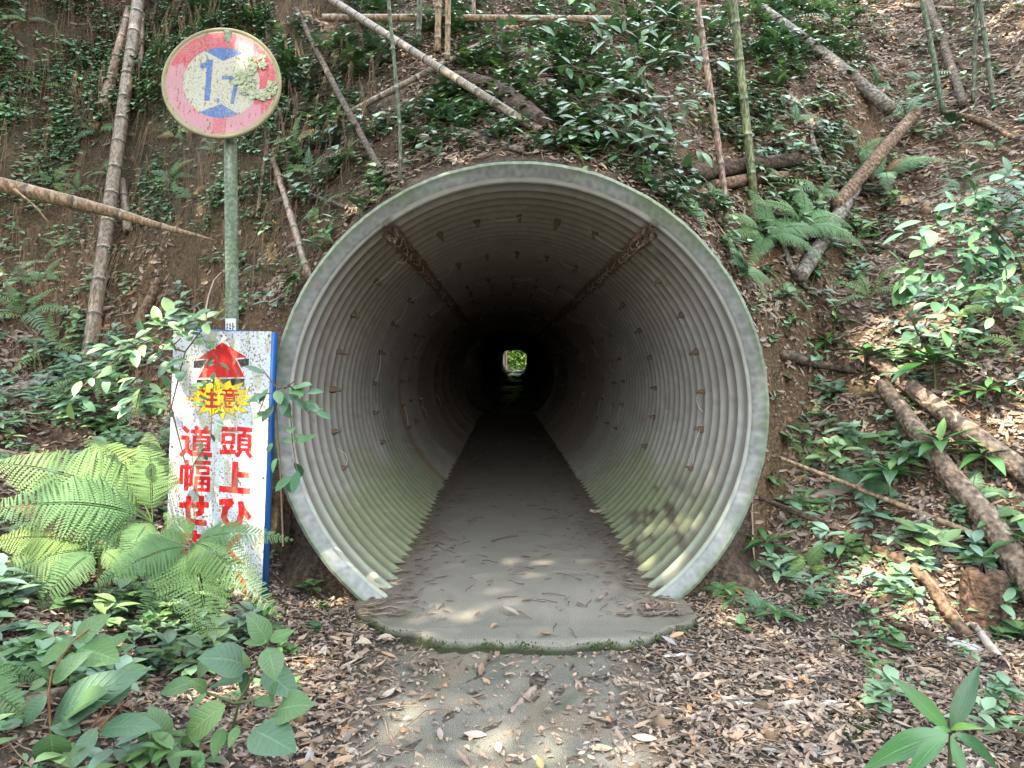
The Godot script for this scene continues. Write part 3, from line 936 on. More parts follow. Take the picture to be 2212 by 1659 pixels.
func build_chips() -> void:
	board_piece("wood_plank", "grey split plank lying in the litter right of the pipe", "plank", [1718, 1085], [1884, 1046], 17, Color(0.26, 0.2, 0.17), 0.02)
	board_piece("bark_strip", "flat strip of bark lying on the middle of the path", "bark strip", [1102, 1545], [1155, 1492], 14, Color(0.28, 0.21, 0.185))
	board_piece("wood_chip", "small tan wood chip on the mossy edge of the concrete floor", "wood chip", [1068, 1383], [1087, 1356], 10, Color(0.45, 0.29, 0.19))
	board_piece("bark_strip", "large silvery sheet of peeling bark at the lower right", "bark strip", [2045, 1385], [2125, 1412], 36, Color(0.38, 0.36, 0.34), 0.01)
	board_piece("bark_strip", "upright pale bark sliver leaning beside the silvery sheet", "bark strip", [2098, 1345], [2160, 1425], 16, Color(0.36, 0.31, 0.26))
	var strips := [[1540, 1510, 1625, 1512, 10, 0], [1560, 1525, 1815, 1522, 16, 2], [1650, 1545, 1730, 1525, 12, 1], [1690, 1560, 1780, 1530, 14, 1], [1720, 1460, 1800, 1440, 10, 0], [1700, 1475, 1790, 1455, 9, 1], [1800, 1420, 1822, 1400, 9, 0], [1880, 1430, 1900, 1450, 12, 2], [1870, 1478, 1915, 1484, 9, 2], [1975, 1440, 2070, 1495, 14, 1], [1480, 1440, 1520, 1480, 7, 0], [1500, 1540, 1560, 1580, 10, 1], [1600, 1545, 1660, 1565, 8, 0], [1585, 1580, 1610, 1620, 12, 1], [1345, 1470, 1440, 1500, 9, 0], [1430, 1420, 1500, 1416, 8, 2], [1380, 1545, 1450, 1520, 10, 0], [1330, 1580, 1370, 1640, 12, 1], [2030, 1420, 2120, 1432, 8, 0], [1620, 1430, 1690, 1426, 8, 1]]
	var cols := [Color(0.40, 0.33, 0.27), Color(0.30, 0.23, 0.175), Color(0.50, 0.47, 0.43)]
	for e in strips:
		board_piece("bark_strip", "weathered bark strip lying among leaves right of the path", "bark strip", [e[0], e[1]], [e[2], e[3]], e[4], cols[e[5]], 0.006, "bark strips littering the ground right of the path")
	# dark curved twigs on the path
	var tw := [["black curved twig on the path left of the bark strip's end", [[1055, 1425], [1062, 1400], [1085, 1378], [1112, 1370]], 6], ["thin dark twig bent like an arc right of the curved black twig", [[1340, 1378], [1365, 1395], [1372, 1420], [1365, 1430]], 4], ["long pale twig lying across the path near the bottom edge", [[1330, 1610], [1400, 1570], [1415, 1560]], 3], ["brown twig lying inside the tunnel mouth at the right", [[1470, 1190], [1495, 1160], [1520, 1140]], 5], ["dark twig lying on the right of the tunnel floor", [[1420, 1155], [1460, 1165], [1500, 1185]], 5], ["short dark twig near the left wall on the tunnel floor", [[1062, 1170], [1090, 1162], [1120, 1158]], 4], ["thin dark twig on the right end of the floor edge", [[1440, 1330], [1500, 1325], [1520, 1312]], 3]]
	for e in tw:
		var P: Array = []
		for q in e[1]:
			var r := ray(q[0], q[1])
			var yy := 0.004 if q[1] < 1360 else -0.035
			var p := EYE + r * ((EYE.y - yy) / -r.y)
			if q[1] >= 1360: p.y = path_y(p.x, p.z) + 0.006
			P.append(p)
		var base: Vector3 = P[0]
		var st := begin()
		for k in P.size(): P[k] = P[k] - base + Vector3(0, 0.004, 0)
		var cv := Curve3D.new()
		for k in P.size():
			var tg: Vector3 = (P[mini(k + 1, P.size() - 1)] - P[maxi(k - 1, 0)]) / 6.0
			cv.add_point(P[k], -tg, tg)
		var pp: Array = []
		for k in 13: pp.append(cv.sample_baked(cv.get_baked_length() * k / 12.0))
		tube(st, pp, e[2] * S * 0.5 / F * -base.z, 6, 0.6)
		tag(obj("twig", done(st), M.twig, self, Transform3D(Basis.IDENTITY, base)), e[0], "twig")
	# the pale root that lies across the floor deep inside
	var st := begin()
	var pp: Array = []
	for k in 14:
		var f := k / 13.0
		var r := ray(lerpf(1276, 1404, f), 1103 - 9 * ss(0.7, 1.0, f) + 2.0 * sin(f * 19))
		pp.append(EYE + r * ((EYE.y - 0.02) / -r.y))
	var b0: Vector3 = pp[0]
	for k in pp.size(): pp[k] = pp[k] - b0
	tube(st, pp, 0.014, 6)
	tag(obj("root", done(st), mat(lin(0.4, 0.33, 0.28), 0.8), self, Transform3D(Basis.IDENTITY, b0)), "thin pale root lying across the dark tunnel floor", "root")

# ---------------------------------------------------------------- signs
func poly(im: Image, pts: Array, c: Color) -> void:
	var lo := INF
	var hi := -INF
	for p in pts:
		lo = minf(lo, p.y); hi = maxf(hi, p.y)
	for y in range(maxi(0, int(floor(lo))), mini(im.get_height(), int(ceil(hi)) + 1)):
		var yy := y + 0.5
		var xs: Array = []
		for i in pts.size():
			var a: Vector2 = pts[i]
			var b: Vector2 = pts[(i + 1) % pts.size()]
			if (a.y <= yy) != (b.y <= yy): xs.append(a.x + (yy - a.y) / (b.y - a.y) * (b.x - a.x))
		xs.sort()
		for i in range(0, xs.size() - 1, 2):
			var x0: int = int(round(xs[i]))
			var x1: int = int(round(xs[i + 1]))
			if x1 > x0: im.fill_rect(Rect2i(x0, y, x1 - x0, 1), c)

func stroke(im: Image, pts: Array, w: float, c: Color) -> void:
	for i in pts.size() - 1:
		var a: Vector2 = pts[i]
		var b: Vector2 = pts[i + 1]
		var d := (b - a).normalized()
		var n := Vector2(-d.y, d.x) * w * 0.5
		var e := d * w * (0.0 if pts.size() == 2 else 0.18)
		poly(im, [a + n - e, b + n + e, b - n + e, a - n - e], c)

# glyph strokes in a 100 x 100 box: [width, x, y, x, y, ...]
const GLYPH := {
	"up": [[19, 50, 2, 50, 90], [16, 50, 41, 93, 41], [17, 3, 90, 98, 90]],
	"head": [[12, 3, 12, 48, 12], [9, 8, 30, 44, 30], [9, 8, 54, 44, 54], [10, 11, 26, 11, 58], [10, 41, 26, 41, 58], [10, 13, 62, 19, 78], [10, 40, 62, 33, 78], [12, 1, 87, 50, 83], [12, 51, 10, 99, 10], [9, 77, 14, 71, 28], [9, 57, 30, 94, 30], [7, 57, 44, 94, 44], [7, 57, 58, 94, 58], [9, 57, 74, 94, 74], [11, 59, 26, 59, 78], [11, 91, 26, 91, 78], [11, 67, 78, 51, 97], [11, 82, 78, 98, 97]],
	"road": [[11, 46, 2, 53, 14], [11, 84, 2, 76, 14], [11, 32, 19, 98, 19], [9, 66, 22, 61, 34], [9, 43, 36, 92, 36], [7, 43, 49, 92, 49], [7, 43, 61, 92, 61], [9, 43, 75, 92, 75], [11, 45, 32, 45, 79], [11, 90, 32, 90, 79], [12, 8, 6, 25, 22], [12, 2, 40, 26, 40], [12, 22, 40, 22, 74, 3, 96], [13, 20, 76, 38, 90, 99, 91]],
	"width": [[11, 2, 24, 44, 24], [11, 7, 24, 7, 80], [11, 39, 24, 39, 76, 32, 80], [13, 23, 2, 23, 99], [11, 48, 8, 99, 8], [9, 55, 23, 94, 23], [9, 55, 41, 94, 41], [9, 58, 20, 58, 44], [9, 91, 20, 91, 44], [10, 50, 56, 98, 56], [8, 50, 74, 98, 74], [10, 50, 93, 98, 93], [10, 54, 52, 54, 98], [10, 94, 52, 94, 98], [9, 74, 56, 74, 94]],
	"se": [[16, 2, 38, 99, 30], [16, 74, 4, 74, 58, 60, 64], [16, 32, 8, 32, 78, 42, 92, 90, 92]],
	"ma": [[15, 10, 20, 92, 20], [15, 12, 44, 90, 44], [16, 55, 1, 55, 78], [14, 55, 78, 42, 94, 22, 92, 15, 80, 26, 71, 55, 76, 92, 98]],
	"hi": [[17, 4, 18, 42, 12, 22, 40, 18, 66, 30, 88, 48, 92, 66, 80, 73, 48, 70, 12], [16, 68, 14, 80, 38, 98, 60]],
	"ku": [[18, 74, 2, 26, 48, 78, 98]],
	"i": [[17, 14, 12, 16, 66, 34, 90, 46, 70], [17, 72, 16, 88, 40, 92, 72]],
	"pour": [[14, 8, 6, 27, 19], [14, 2, 36, 21, 48], [14, 6, 97, 29, 62], [13, 58, 1, 70, 15], [13, 36, 26, 98, 26], [13, 40, 56, 94, 56], [13, 33, 90, 99, 90], [15, 67, 26, 67, 90]],
	"mind": [[11, 50, 0, 50, 12], [10, 10, 12, 90, 12], [9, 30, 16, 35, 27], [9, 70, 16, 65, 27], [10, 2, 31, 98, 31], [8, 25, 40, 75, 40], [7, 25, 52, 75, 52], [8, 25, 64, 75, 64], [10, 26, 37, 26, 67], [10, 74, 37, 74, 67], [11, 14, 74, 6, 94], [11, 30, 73, 32, 93, 68, 94, 74, 82], [10, 47, 71, 56, 81], [11, 80, 73, 95, 90]],
	"hang": [[9, 2, 26, 34, 26], [10, 19, 2, 19, 94, 8, 92], [9, 2, 66, 34, 54], [9, 40, 18, 68, 18], [9, 38, 40, 70, 40], [9, 40, 66, 68, 66], [9, 36, 92, 72, 90], [9, 54, 4, 54, 40], [9, 54, 50, 54, 92], [11, 82, 2, 82, 98], [10, 82, 36, 98, 54]],
}

func glyph(im: Image, g: String, x: float, y: float, w: float, hgt: float, c: Color, bold := 1.0) -> void:
	for s in GLYPH[g]:
		var pts: Array = []
		for k in range(1, s.size(), 2): pts.append(Vector2(x + s[k] / 100.0 * w, y + s[k + 1] / 100.0 * hgt))
		stroke(im, pts, s[0] / 100.0 * (w + hgt) / 2 * bold, c)

func weather(im: Image, cols: Array, lo: float, freq: float, streak: float, seed_: int, strength := 0.85) -> void:
	var n := FastNoiseLite.new()
	n.seed = seed_
	n.frequency = freq
	n.fractal_octaves = 4
	var m := FastNoiseLite.new()
	m.seed = seed_ + 1
	m.frequency = 0.006
	for y in im.get_height():
		for x in im.get_width():
			var v := 0.5 + 0.5 * n.get_noise_2d(x, y * streak)
			var k := ss(lo, lo + 0.07, v + 0.16 * m.get_noise_2d(x * 1.6, y))
			if k > 0.01:
				var c: Color = cols[(int(v * 977.0)) % cols.size()]
				im.set_pixel(x, y, im.get_pixel(x, y).lerp(c, k * strength))

func box(st: SurfaceTool, c: Vector3, s: Vector3) -> void:
	var x := Vector3(s.x / 2, 0, 0)
	var y := Vector3(0, s.y / 2, 0)
	var z := Vector3(0, 0, s.z / 2)
	for f in [[x, y, z], [-x, z, y], [y, z, x], [-y, x, z], [z, x, y], [-z, y, x]]:
		var a: Vector3 = c + f[0] - f[1] - f[2]
		var b: Vector3 = c + f[0] + f[1] - f[2]
		var d: Vector3 = c + f[0] + f[1] + f[2]
		var e: Vector3 = c + f[0] - f[1] + f[2]
		for q in [a, d, b, a, e, d]: st.add_vertex(q)

func build_board() -> void:
	var W := 540
	var H := 1500
	var im := Image.create(W, H, false, Image.FORMAT_RGB8)
	im.fill(Color(0.74, 0.77, 0.80))
	var red := Color(0.76, 0.06, 0.10)
	var black := Color(0.13, 0.14, 0.16)
	var white := Color(0.74, 0.77, 0.80)
	# arrow between two dark bars
	poly(im, [Vector2(120, 152), Vector2(425, 140), Vector2(425, 182), Vector2(120, 194)], black)
	poly(im, [Vector2(140, 250), Vector2(404, 244), Vector2(404, 286), Vector2(140, 290)], black)
	poly(im, [Vector2(275, 44), Vector2(438, 140), Vector2(362, 146), Vector2(414, 244), Vector2(132, 256), Vector2(192, 150), Vector2(112, 156)], white)
	poly(im, [Vector2(275, 58), Vector2(412, 134), Vector2(350, 140), Vector2(404, 236), Vector2(146, 246), Vector2(202, 146), Vector2(140, 146)], red)
	# yellow star burst
	var star: Array = []
	var edge: Array = []
	for k in 32:
		var a := TAU * k / 32.0 - 0.1
		var rr := 1.0 if k % 2 == 0 else 0.66
		if k % 4 == 2: rr = 0.90
		star.append(Vector2(275 + cos(a) * 196 * rr, 350 + sin(a) * 112 * rr))
		edge.append(Vector2(275 + cos(a) * 203 * rr, 350 + sin(a) * 117 * rr))
	poly(im, edge, Color(0.35, 0.33, 0.1))
	poly(im, star, Color(0.95, 0.84, 0.13))
	glyph(im, "pour", 158, 300, 106, 104, red, 1.1)
	glyph(im, "mind", 272, 296, 108, 104, red, 1.05)
	glyph(im, "head", 282, 490, 178, 162, red, 1.2)
	glyph(im, "up", 282, 670, 178, 168, red, 1.1)
	glyph(im, "hi", 286, 862, 176, 156, red, 1.12)
	glyph(im, "ku", 300, 1050, 150, 150, red)
	glyph(im, "i", 290, 1235, 170, 150, red)
	glyph(im, "road", 60, 496, 178, 168, red, 1.15)
	glyph(im, "width", 60, 678, 178, 168, red, 1.15)
	glyph(im, "se", 62, 864, 174, 156, red, 1.15)
	glyph(im, "ma", 62, 1048, 174, 162, red, 1.1)
	glyph(im, "i", 68, 1235, 164, 150, red)
	# runs of red paint
	for e in [[100, 210, 380, 7], [66, 430, 520, 6], [60, 780, 960, 7], [492, 800, 930, 4], [330, 660, 780, 5], [300, 1000, 1180, 6], [255, 650, 900, 4], [512, 800, 860, 3], [458, 1120, 1240, 4]]:
		var y: int = e[1]
		while y < e[2]:
			var wd: float = e[3] * (0.35 + rng.randf())
			im.fill_rect(Rect2i(int(e[0] + rnd(-2, 2)), y, int(maxf(2, wd)), 6), Color(0.62, 0.16, 0.16))
			y += rng.randi_range(6, 16)
	weather(im, [Color(0.42, 0.29, 0.17), Color(0.50, 0.40, 0.26), Color(0.34, 0.22, 0.13)], 0.62, 0.06, 0.8, 21, 0.75)
	weather(im, [Color(0.25, 0.2, 0.14), Color(0.3, 0.28, 0.18)], 0.76, 0.13, 0.9, 27, 0.6)
	weather(im, [Color(0.62, 0.60, 0.47)], 0.56, 0.012, 0.3, 31, 0.45)
	# dirt splashed up at the bottom
	var n := FastNoiseLite.new()
	n.seed = 5
	n.frequency = 0.03
	for y in range(1150, H):
		for x in W:
			var k := ss(0.45, 0.7, 0.5 + 0.5 * n.get_noise_2d(x, y) + (y - 1400) / 900.0)
			if k > 0.01: im.set_pixel(x, y, im.get_pixel(x, y).lerp(Color(0.27, 0.22, 0.14), k * 0.9))
	var fm := mat(Color.WHITE, 0.45)
	fm.albedo_texture = ImageTexture.create_from_image(im)
	var w := 0.515
	var hgt := 1.34
	var c := at(208.5 / S, 332 / S, 3.30)
	var t := thing("warning_board", "tall rusty white warning board with red lettering and blue sides left of the pipe", "sign", Vector3(c.x, c.y - hgt + 0.005, c.z))
	t.basis = Basis(Vector3(0, 0, 1), deg_to_rad(-2.6)) * Basis(Vector3(0, 1, 0), deg_to_rad(-14.0))
	var st := begin()
	var q := [Vector3(-w / 2, 0, 0), Vector3(w / 2, 0, 0), Vector3(w / 2, hgt + 0.008, 0), Vector3(-w / 2, hgt - 0.008, 0)]
	var uv := [Vector2(0, 1), Vector2(1, 1), Vector2(1, 0), Vector2(0, 0)]
	for k in [0, 2, 1, 0, 3, 2]:
		st.set_uv(uv[k]); st.set_normal(Vector3(0, 0, 1)); st.add_vertex(q[k])
	var panel := obj("panel", st.commit(), fm, t)
	st = begin()
	for e in [[Vector3(w / 2 - 0.012, hgt / 2, -0.026), Vector3(0.03, hgt + 0.012, 0.046)], [Vector3(-w / 2 + 0.01, hgt / 2, -0.034), Vector3(0.026, hgt - 0.01, 0.062)]]: box(st, e[0], e[1])
	box(st, Vector3(0, hgt - 0.008, -0.036), Vector3(w - 0.06, 0.03, 0.06))
	box(st, Vector3(0, 0.02, -0.036), Vector3(w - 0.06, 0.03, 0.06))
	st.generate_normals()
	obj("frame", st.commit(), M.blue, t)
	st = begin()
	box(st, Vector3(0, hgt / 2, -0.0045), Vector3(w - 0.012, hgt - 0.03, 0.006))
	st.generate_normals()
	obj("backing", st.commit(), mat(lin(0.4, 0.42, 0.44), 0.6), t)
	for e in [[0.0, hgt - 0.02], [w / 2 - 0.012, hgt - 0.012], [w / 2 - 0.014, hgt - 0.66], [-w / 2 + 0.012, hgt - 0.55]]:
		var s := SphereMesh.new()
		s.radius = 0.006; s.height = 0.007; s.radial_segments = 10; s.rings = 5
		obj("screw", s, mat(lin(0.12, 0.12, 0.13), 0.5, 0.4), panel, Transform3D(Basis(Vector3.RIGHT, PI / 2), Vector3(e[0], e[1], 0.002)))

func build_round_sign() -> void:
	var N := 384
	var im := Image.create(N, N, false, Image.FORMAT_RGB8)
	var cream := Color(0.76, 0.76, 0.71)
	im.fill(Color(0.66, 0.62, 0.49))
	var circ := func(r: float, c: Color):
		var a: Array = []
		for k in 96: a.append(Vector2(N / 2.0, N / 2.0) + Vector2(cos(TAU * k / 96), sin(TAU * k / 96)) * r * N / 2.0)
		poly(im, a, c)
	var red := Color(0.80, 0.33, 0.41)
	circ.call(0.945, red)
	# sun-bleached patches of the red ring
	var pn := FastNoiseLite.new()
	pn.seed = 77
	pn.frequency = 0.022
	pn.fractal_octaves = 4
	for y in N:
		for x in N:
			var nx := x * 2.0 / N - 1.0
			var ny := y * 2.0 / N - 1.0
			if nx * nx + ny * ny > 0.945 * 0.945: continue
			var v := pn.get_noise_2d(x, y * 0.5) * 0.22
			var pale := maxf(ss(0.0, 0.04, v + (ny - 0.32) * 0.55 - absf(nx + 0.08) * 0.05), ss(0.0, 0.03, v * 0.3 + minf(nx - 0.165, 0.52 - nx)) * ss(0.3, -0.1, ny))
			pale = maxf(pale, ss(0.0, 0.03, v + minf(-nx - 0.62, ny + 0.28) * 1.2))
			pale = minf(pale, 1.0) * (0.35 if absf(nx - 0.02) < 0.12 and ny > 0.5 else 1.0)
			im.set_pixel(x, y, red.lerp(Color(0.79, 0.60, 0.68), pale * 0.8))
	circ.call(0.665, cream)
	var blue := Color(0.30, 0.44, 0.72)
	var P := func(x: float, y: float) -> Vector2: return Vector2(x, y) * N / 2.0 + Vector2(N / 2.0, N / 2.0)
	var up: Array = []
	var dn: Array = []
	for k in 13:
		var a := deg_to_rad(lerpf(-120, -60, k / 12.0))
		up.append(P.call(cos(a) * 0.665, sin(a) * 0.665))
		dn.append(P.call(cos(-a) * 0.665, sin(-a) * 0.665))
	up.append(P.call(0.0, -0.41)); dn.append(P.call(0.02, 0.40))
	poly(im, up, blue); poly(im, dn, blue)
	poly(im, [P.call(-0.29, -0.415), P.call(-0.175, -0.415), P.call(-0.175, 0.36), P.call(-0.275, 0.36), P.call(-0.275, -0.25), P.call(-0.39, -0.25), P.call(-0.39, -0.35), P.call(-0.32, -0.35)], blue)
	poly(im, [P.call(-0.065, 0.30), P.call(-0.01, 0.30), P.call(-0.01, 0.375), P.call(-0.065, 0.375)], blue)
	poly(im, [P.call(0.0, -0.13), P.call(0.30, -0.13), P.call(0.30, -0.06), P.call(0.245, 0.39), P.call(0.175, 0.39), P.call(0.225, -0.065), P.call(0.0, -0.065)], blue)
	for e in [[0.385, 0.425], [0.47, 0.51], [0.555, 0.595]]:
		poly(im, [P.call(e[0], 0.06), P.call(e[1], 0.06), P.call(e[1], 0.22), P.call(e[0], 0.22)], blue)
	poly(im, [P.call(0.385, 0.06), P.call(0.595, 0.06), P.call(0.595, 0.095), P.call(0.385, 0.095)], blue)
	weather(im, [Color(0.58, 0.56, 0.46), Color(0.68, 0.67, 0.60)], 0.56, 0.09, 1.0, 41, 0.6)
	weather(im, [Color(0.80, 0.74, 0.80), Color(0.72, 0.70, 0.62)], 0.68, 0.14, 1.0, 45, 0.8)
	weather(im, [Color(0.42, 0.30, 0.24), Color(0.38, 0.33, 0.22)], 0.68, 0.07, 0.45, 49, 0.6)
	var fm := mat(Color(0.88, 0.88, 0.85), 0.55)
	fm.albedo_texture = ImageTexture.create_from_image(im)
	var c := at(221.5 / S, 82.5 / S, 3.52)
	var gx := c.x + 0.018
	var gy := h(gx, c.z - 0.06)
	var t := thing("height_limit_sign", "round faded red-ringed 1.7 m height limit sign on a mossy grey post", "sign", Vector3(gx, gy, c.z - 0.06))
	# post
	var st := begin()
	var ph: float = c.y + 0.27 - gy
	for j in 41:
		for i in 17:
			var a := TAU * i / 16.0
			var f := j / 40.0
			var n := 0.5 + 0.5 * n1.get_noise_3d(cos(a) * 0.7, f * 9.0, sin(a) * 0.7)
			st.set_color(Color(0.27, 0.31, 0.26).lerp(Color(0.15, 0.21, 0.12), ss(0.25, 0.75, n)))
			st.add_vertex(Vector3(cos(a) * 0.031, f * ph, sin(a) * 0.031))
	for j in 40:
		for i in 16:
			var q := j * 17 + i
			for v in [q, q + 17, q + 1, q + 1, q + 17, q + 18]: st.add_index(v)
	st.generate_normals()
	obj("post", st.commit(), M.pole, t)
	# small sticker with one character on the post
	var sm := Image.create(96, 128, false, Image.FORMAT_RGB8)
	sm.fill(Color(0.82, 0.84, 0.85))
	glyph(sm, "hang", 12, 30, 72, 66, Color(0.12, 0.12, 0.14))
	var smm := mat(Color.WHITE, 0.5)
	smm.albedo_texture = ImageTexture.create_from_image(sm)
	st = begin()
	for i in 8:
		var a0 := lerpf(-0.95, 0.95, i / 8.0)
		var a1 := lerpf(-0.95, 0.95, (i + 1) / 8.0)
		for e in [[a0, 0, i], [a1, 1, i + 1], [a1, 0, i + 1], [a0, 0, i], [a0, 1, i], [a1, 1, i + 1]]:
			st.set_uv(Vector2(e[2] / 8.0, 1.0 - e[1]))
			st.set_normal(Vector3(sin(e[0]), 0, cos(e[0])))
			st.add_vertex(Vector3(sin(e[0]) * 0.0325, e[1] * 0.085, cos(e[0]) * 0.0325))
	var p_st := at(482, 712, 3.55)
	obj("sticker", st.commit(), smm, t, Transform3D(Basis.IDENTITY, Vector3(0, p_st.y - gy - 0.03, 0)))
	# disc: face, rolled edge and back
	var tilt := Basis(Vector3(0, 1, 0), deg_to_rad(3.0)) * Basis(Vector3(1, 0, 0), deg_to_rad(-8.0)) * Basis(Vector3(0, 0, 1), deg_to_rad(-2.0))
	var dx := Transform3D(tilt, Vector3(c.x - gx, c.y - gy, 0.06))
	st = begin()
	var prof := [[0.0, 0.0], [0.15, 0.0], [0.285, 0.0]]
	for k in 64:
		var a0 := TAU * k / 64.0
		var a1 := TAU * (k + 1) / 64.0
		for e in [[0.0, a0], [1.0, a1], [1.0, a0]]:
			var v: Vector3 = Vector3(cos(e[1]), sin(e[1]), 0) * e[0] * 0.275
			st.set_uv(Vector2(0.5 + v.x / 0.275 * 0.5, 0.5 - v.y / 0.275 * 0.5))
			st.set_normal(Vector3(0, 0, 1))
			st.add_vertex(v)
	var face := obj("sign_face", st.commit(), fm, t, dx)
	st = begin()
	prof = [[0.270, 0.0015], [0.274, 0.006], [0.280, 0.007], [0.286, 0.001], [0.286, -0.012], [0.279, -0.018], [0.0, -0.018]]
	for k in prof.size():
		for i in 65:
			var a := TAU * i / 64.0
			var n := 0.5 + 0.5 * n1.get_noise_2d(cos(a) * 4, sin(a) * 4)
			st.set_color(Color(0.38, 0.34, 0.22).lerp(Color(0.24, 0.21, 0.12), n))
			st.add_vertex(Vector3(cos(a) * prof[k][0], sin(a) * prof[k][0], prof[k][1]))
	for k in prof.size() - 1:
		for i in 64:
			var q := k * 65 + i
			for v in [q, q + 65, q + 1, q + 1, q + 65, q + 66]: st.add_index(v)
	st.generate_normals()
	obj("sign_edge", st.commit(), M.lichen, t, dx)
	# foliose lichen growing on the face
	st = begin()
	var spots := [[0.62, -0.43, 0.16], [0.5, -0.33, 0.10], [0.5, -0.2, 0.10], [0.47, -0.06, 0.13], [0.3, -0.14, 0.14], [0.36, 0.0, 0.12], [0.48, 0.09, 0.11], [0.42, 0.13, 0.07], [0.6, 0.2, 0.09], [0.72, 0.22, 0.10], [0.84, 0.17, 0.10], [0.9, 0.06, 0.09], [0.88, -0.02, 0.06], [0.5, -0.45, 0.08], [0.7, -0.36, 0.07]]
	for s in spots:
		for k in 26:
			var a := rnd(0, TAU)
			var rr: float = s[2] * sqrt(rng.randf()) * 0.95
			var p := Vector3((s[0] + cos(a) * rr) * 0.275, -(s[1] + sin(a) * rr) * 0.275, 0.003 + rnd(0, 0.006))
			var w := rnd(0.004, 0.011)
			var c2 := Color(0.44, 0.52, 0.38).lerp(Color(0.36, 0.33, 0.13), rng.randf() * (0.3 if rr > s[2] * 0.5 else 0.9))
			var prev := Vector3.ZERO
			for e in 8:
				var b := TAU * e / 7.0
				var q := p + Vector3(cos(b), sin(b), 0) * w * rnd(0.6, 1.25) + Vector3(0, 0, rnd(0.001, 0.006))
				if e > 0:
					st.set_color(c2 * 0.8); st.add_vertex(p)
					st.set_color(c2); st.add_vertex(q)
					st.set_color(c2); st.add_vertex(prev)
				prev = q
	st.generate_normals()
	obj("lichen", st.commit(), M.lichen, face)

# ---------------------------------------------------------------- plants
# a blade along +z, face up (+y); width profile by kind
func blade(st: SurfaceTool, xf: Transform3D, L: float, W: float, kind: String, droop: float, fold: float, nl := 8, wave := 0.0) -> void:
	var rows: Array = []
	for j in nl + 1:
		var t := float(j) / nl
		var w := 0.0
		if kind == "ovate": w = pow(sin(PI * pow(t, 0.78)), 0.85)
		elif kind == "lance": w = pow(sin(PI * pow(t, 0.85)), 1.1)
		elif kind == "heart": w = pow(sin(PI * pow(clampf(t, 0.02, 1), 0.55)), 0.8)
		else: w = pow(sin(PI * t), 0.75)
		w = maxf(w, 0.0) * W * 0.5
		if j == nl: w = 0.0
		var y := -droop * L * t * t
		var z := L * (t - 0.25 * droop * droop * t * t)
		var wv := wave * L * sin(t * 14.0)
		rows.append([Vector3(-w, y + w * fold + wv, z), Vector3(-w * 0.5, y + w * fold * 0.4, z), Vector3(0, y, z), Vector3(w * 0.5, y + w * fold * 0.4, z), Vector3(w, y + w * fold - wv, z), t])
	for j in nl:
		for i in 4:
			var a: Vector3 = xf * rows[j][i]
			var b: Vector3 = xf * rows[j][i + 1]
			var c: Vector3 = xf * rows[j + 1][i]
			var d: Vector3 = xf * rows[j + 1][i + 1]
			var t0: float = rows[j][5]
			var t1: float = rows[j + 1][5]
			var q := [[a, i / 4.0, t0], [b, (i + 1) / 4.0, t0], [c, i / 4.0, t1], [b, (i + 1) / 4.0, t0], [d, (i + 1) / 4.0, t1], [c, i / 4.0, t1]]
			for e in q:
				st.set_uv(Vector2(e[1], e[2]))
				st.add_vertex(e[0])

func blade_mesh(L: float, W: float, kind: String, droop: float, fold: float, nl := 8, wave := 0.0) -> ArrayMesh:
	var st := begin()
	blade(st, Transform3D.IDENTITY, L, W, kind, droop, fold, nl, wave)
	st.index()
	st.generate_normals()
	st.generate_tangents()
	return st.commit()

# a fern frond one metre long along +z, arching down; fine = pinnules, else plain pinnae
func frond_mesh(fine: bool, width: float, droop: float, np := 17, seed_ := 1) -> ArrayMesh:
	rng.seed = seed_
	var st := begin()
	var curve := func(t: float) -> Vector3: return Vector3(0, 0.55 * t * (1.0 - t) - droop * t * t, t * (1.0 - 0.12 * droop * t))
	var pts: Array = []
	for k in 11: pts.append(curve.call(k / 10.0))
	tube(st, pts, 0.006, 4, 0.3)
	for j in np:
		var t := lerpf(0.16, 0.985, float(j) / (np - 1))
		var p: Vector3 = curve.call(t)
		var f := (curve.call(minf(t + 0.02, 1.0)) - curve.call(t - 0.02) as Vector3).normalized()
		var env := pow(1.0 - (t - 0.16) / 0.84, 0.75) * ss(0.05, 0.34, t) + 0.03
		var pl := width * env * rnd(0.92, 1.06)
		for s in [-1.0, 1.0]:
			var side := Vector3(s, 0, 0)
			var upv := f.cross(Vector3(1, 0, 0)).normalized()
			if upv.y < 0: upv = -upv
			var fw := rnd(0.22, 0.50)
			var dir := (side + f * fw).normalized()
			var dr := rnd(0.08, 0.38)
			if fine:
				var nn := maxi(4, int(15 * sqrt(pl / width)))
				for k in nn:
					var u := (k + 0.5) / nn
					var q := p + dir * pl * u - upv * dr * pl * u * u
					var ll := pl * 0.24 * pow(1.0 - u, 0.6) + 0.010
					var ww := pl / nn * 0.85
					for e in [-1.0, 1.0]:
						var pd: Vector3 = (f * e + dir * 0.45).normalized()
						var wd := dir * ww * 0.5
						var tip: Vector3 = q + pd * ll - upv * ll * 0.2
						var mid: Vector3 = q + pd * ll * 0.45 + upv * ll * 0.07
						st.add_vertex(q); st.add_vertex(mid - wd); st.add_vertex(mid + wd)
						st.add_vertex(mid - wd); st.add_vertex(tip); st.add_vertex(mid + wd)
			else:
				var n2_ := 5
				var wd := f * width * 0.085
				var last := p
				var lw := wd * 0.6
				for k in range(1, n2_ + 1):
					var u := float(k) / n2_
					var q := p + dir * pl * u - upv * dr * pl * u * u
					var w2: Vector3 = wd * (1.0 - u * u) * (1.0 if k % 2 else 0.75)
					for v in [last - lw, q - w2, last + lw, last + lw, q - w2, q + w2]: st.add_vertex(v)
					last = q
					lw = w2
	st.generate_normals()
	return st.commit()

var FR := {}
var LV := {}

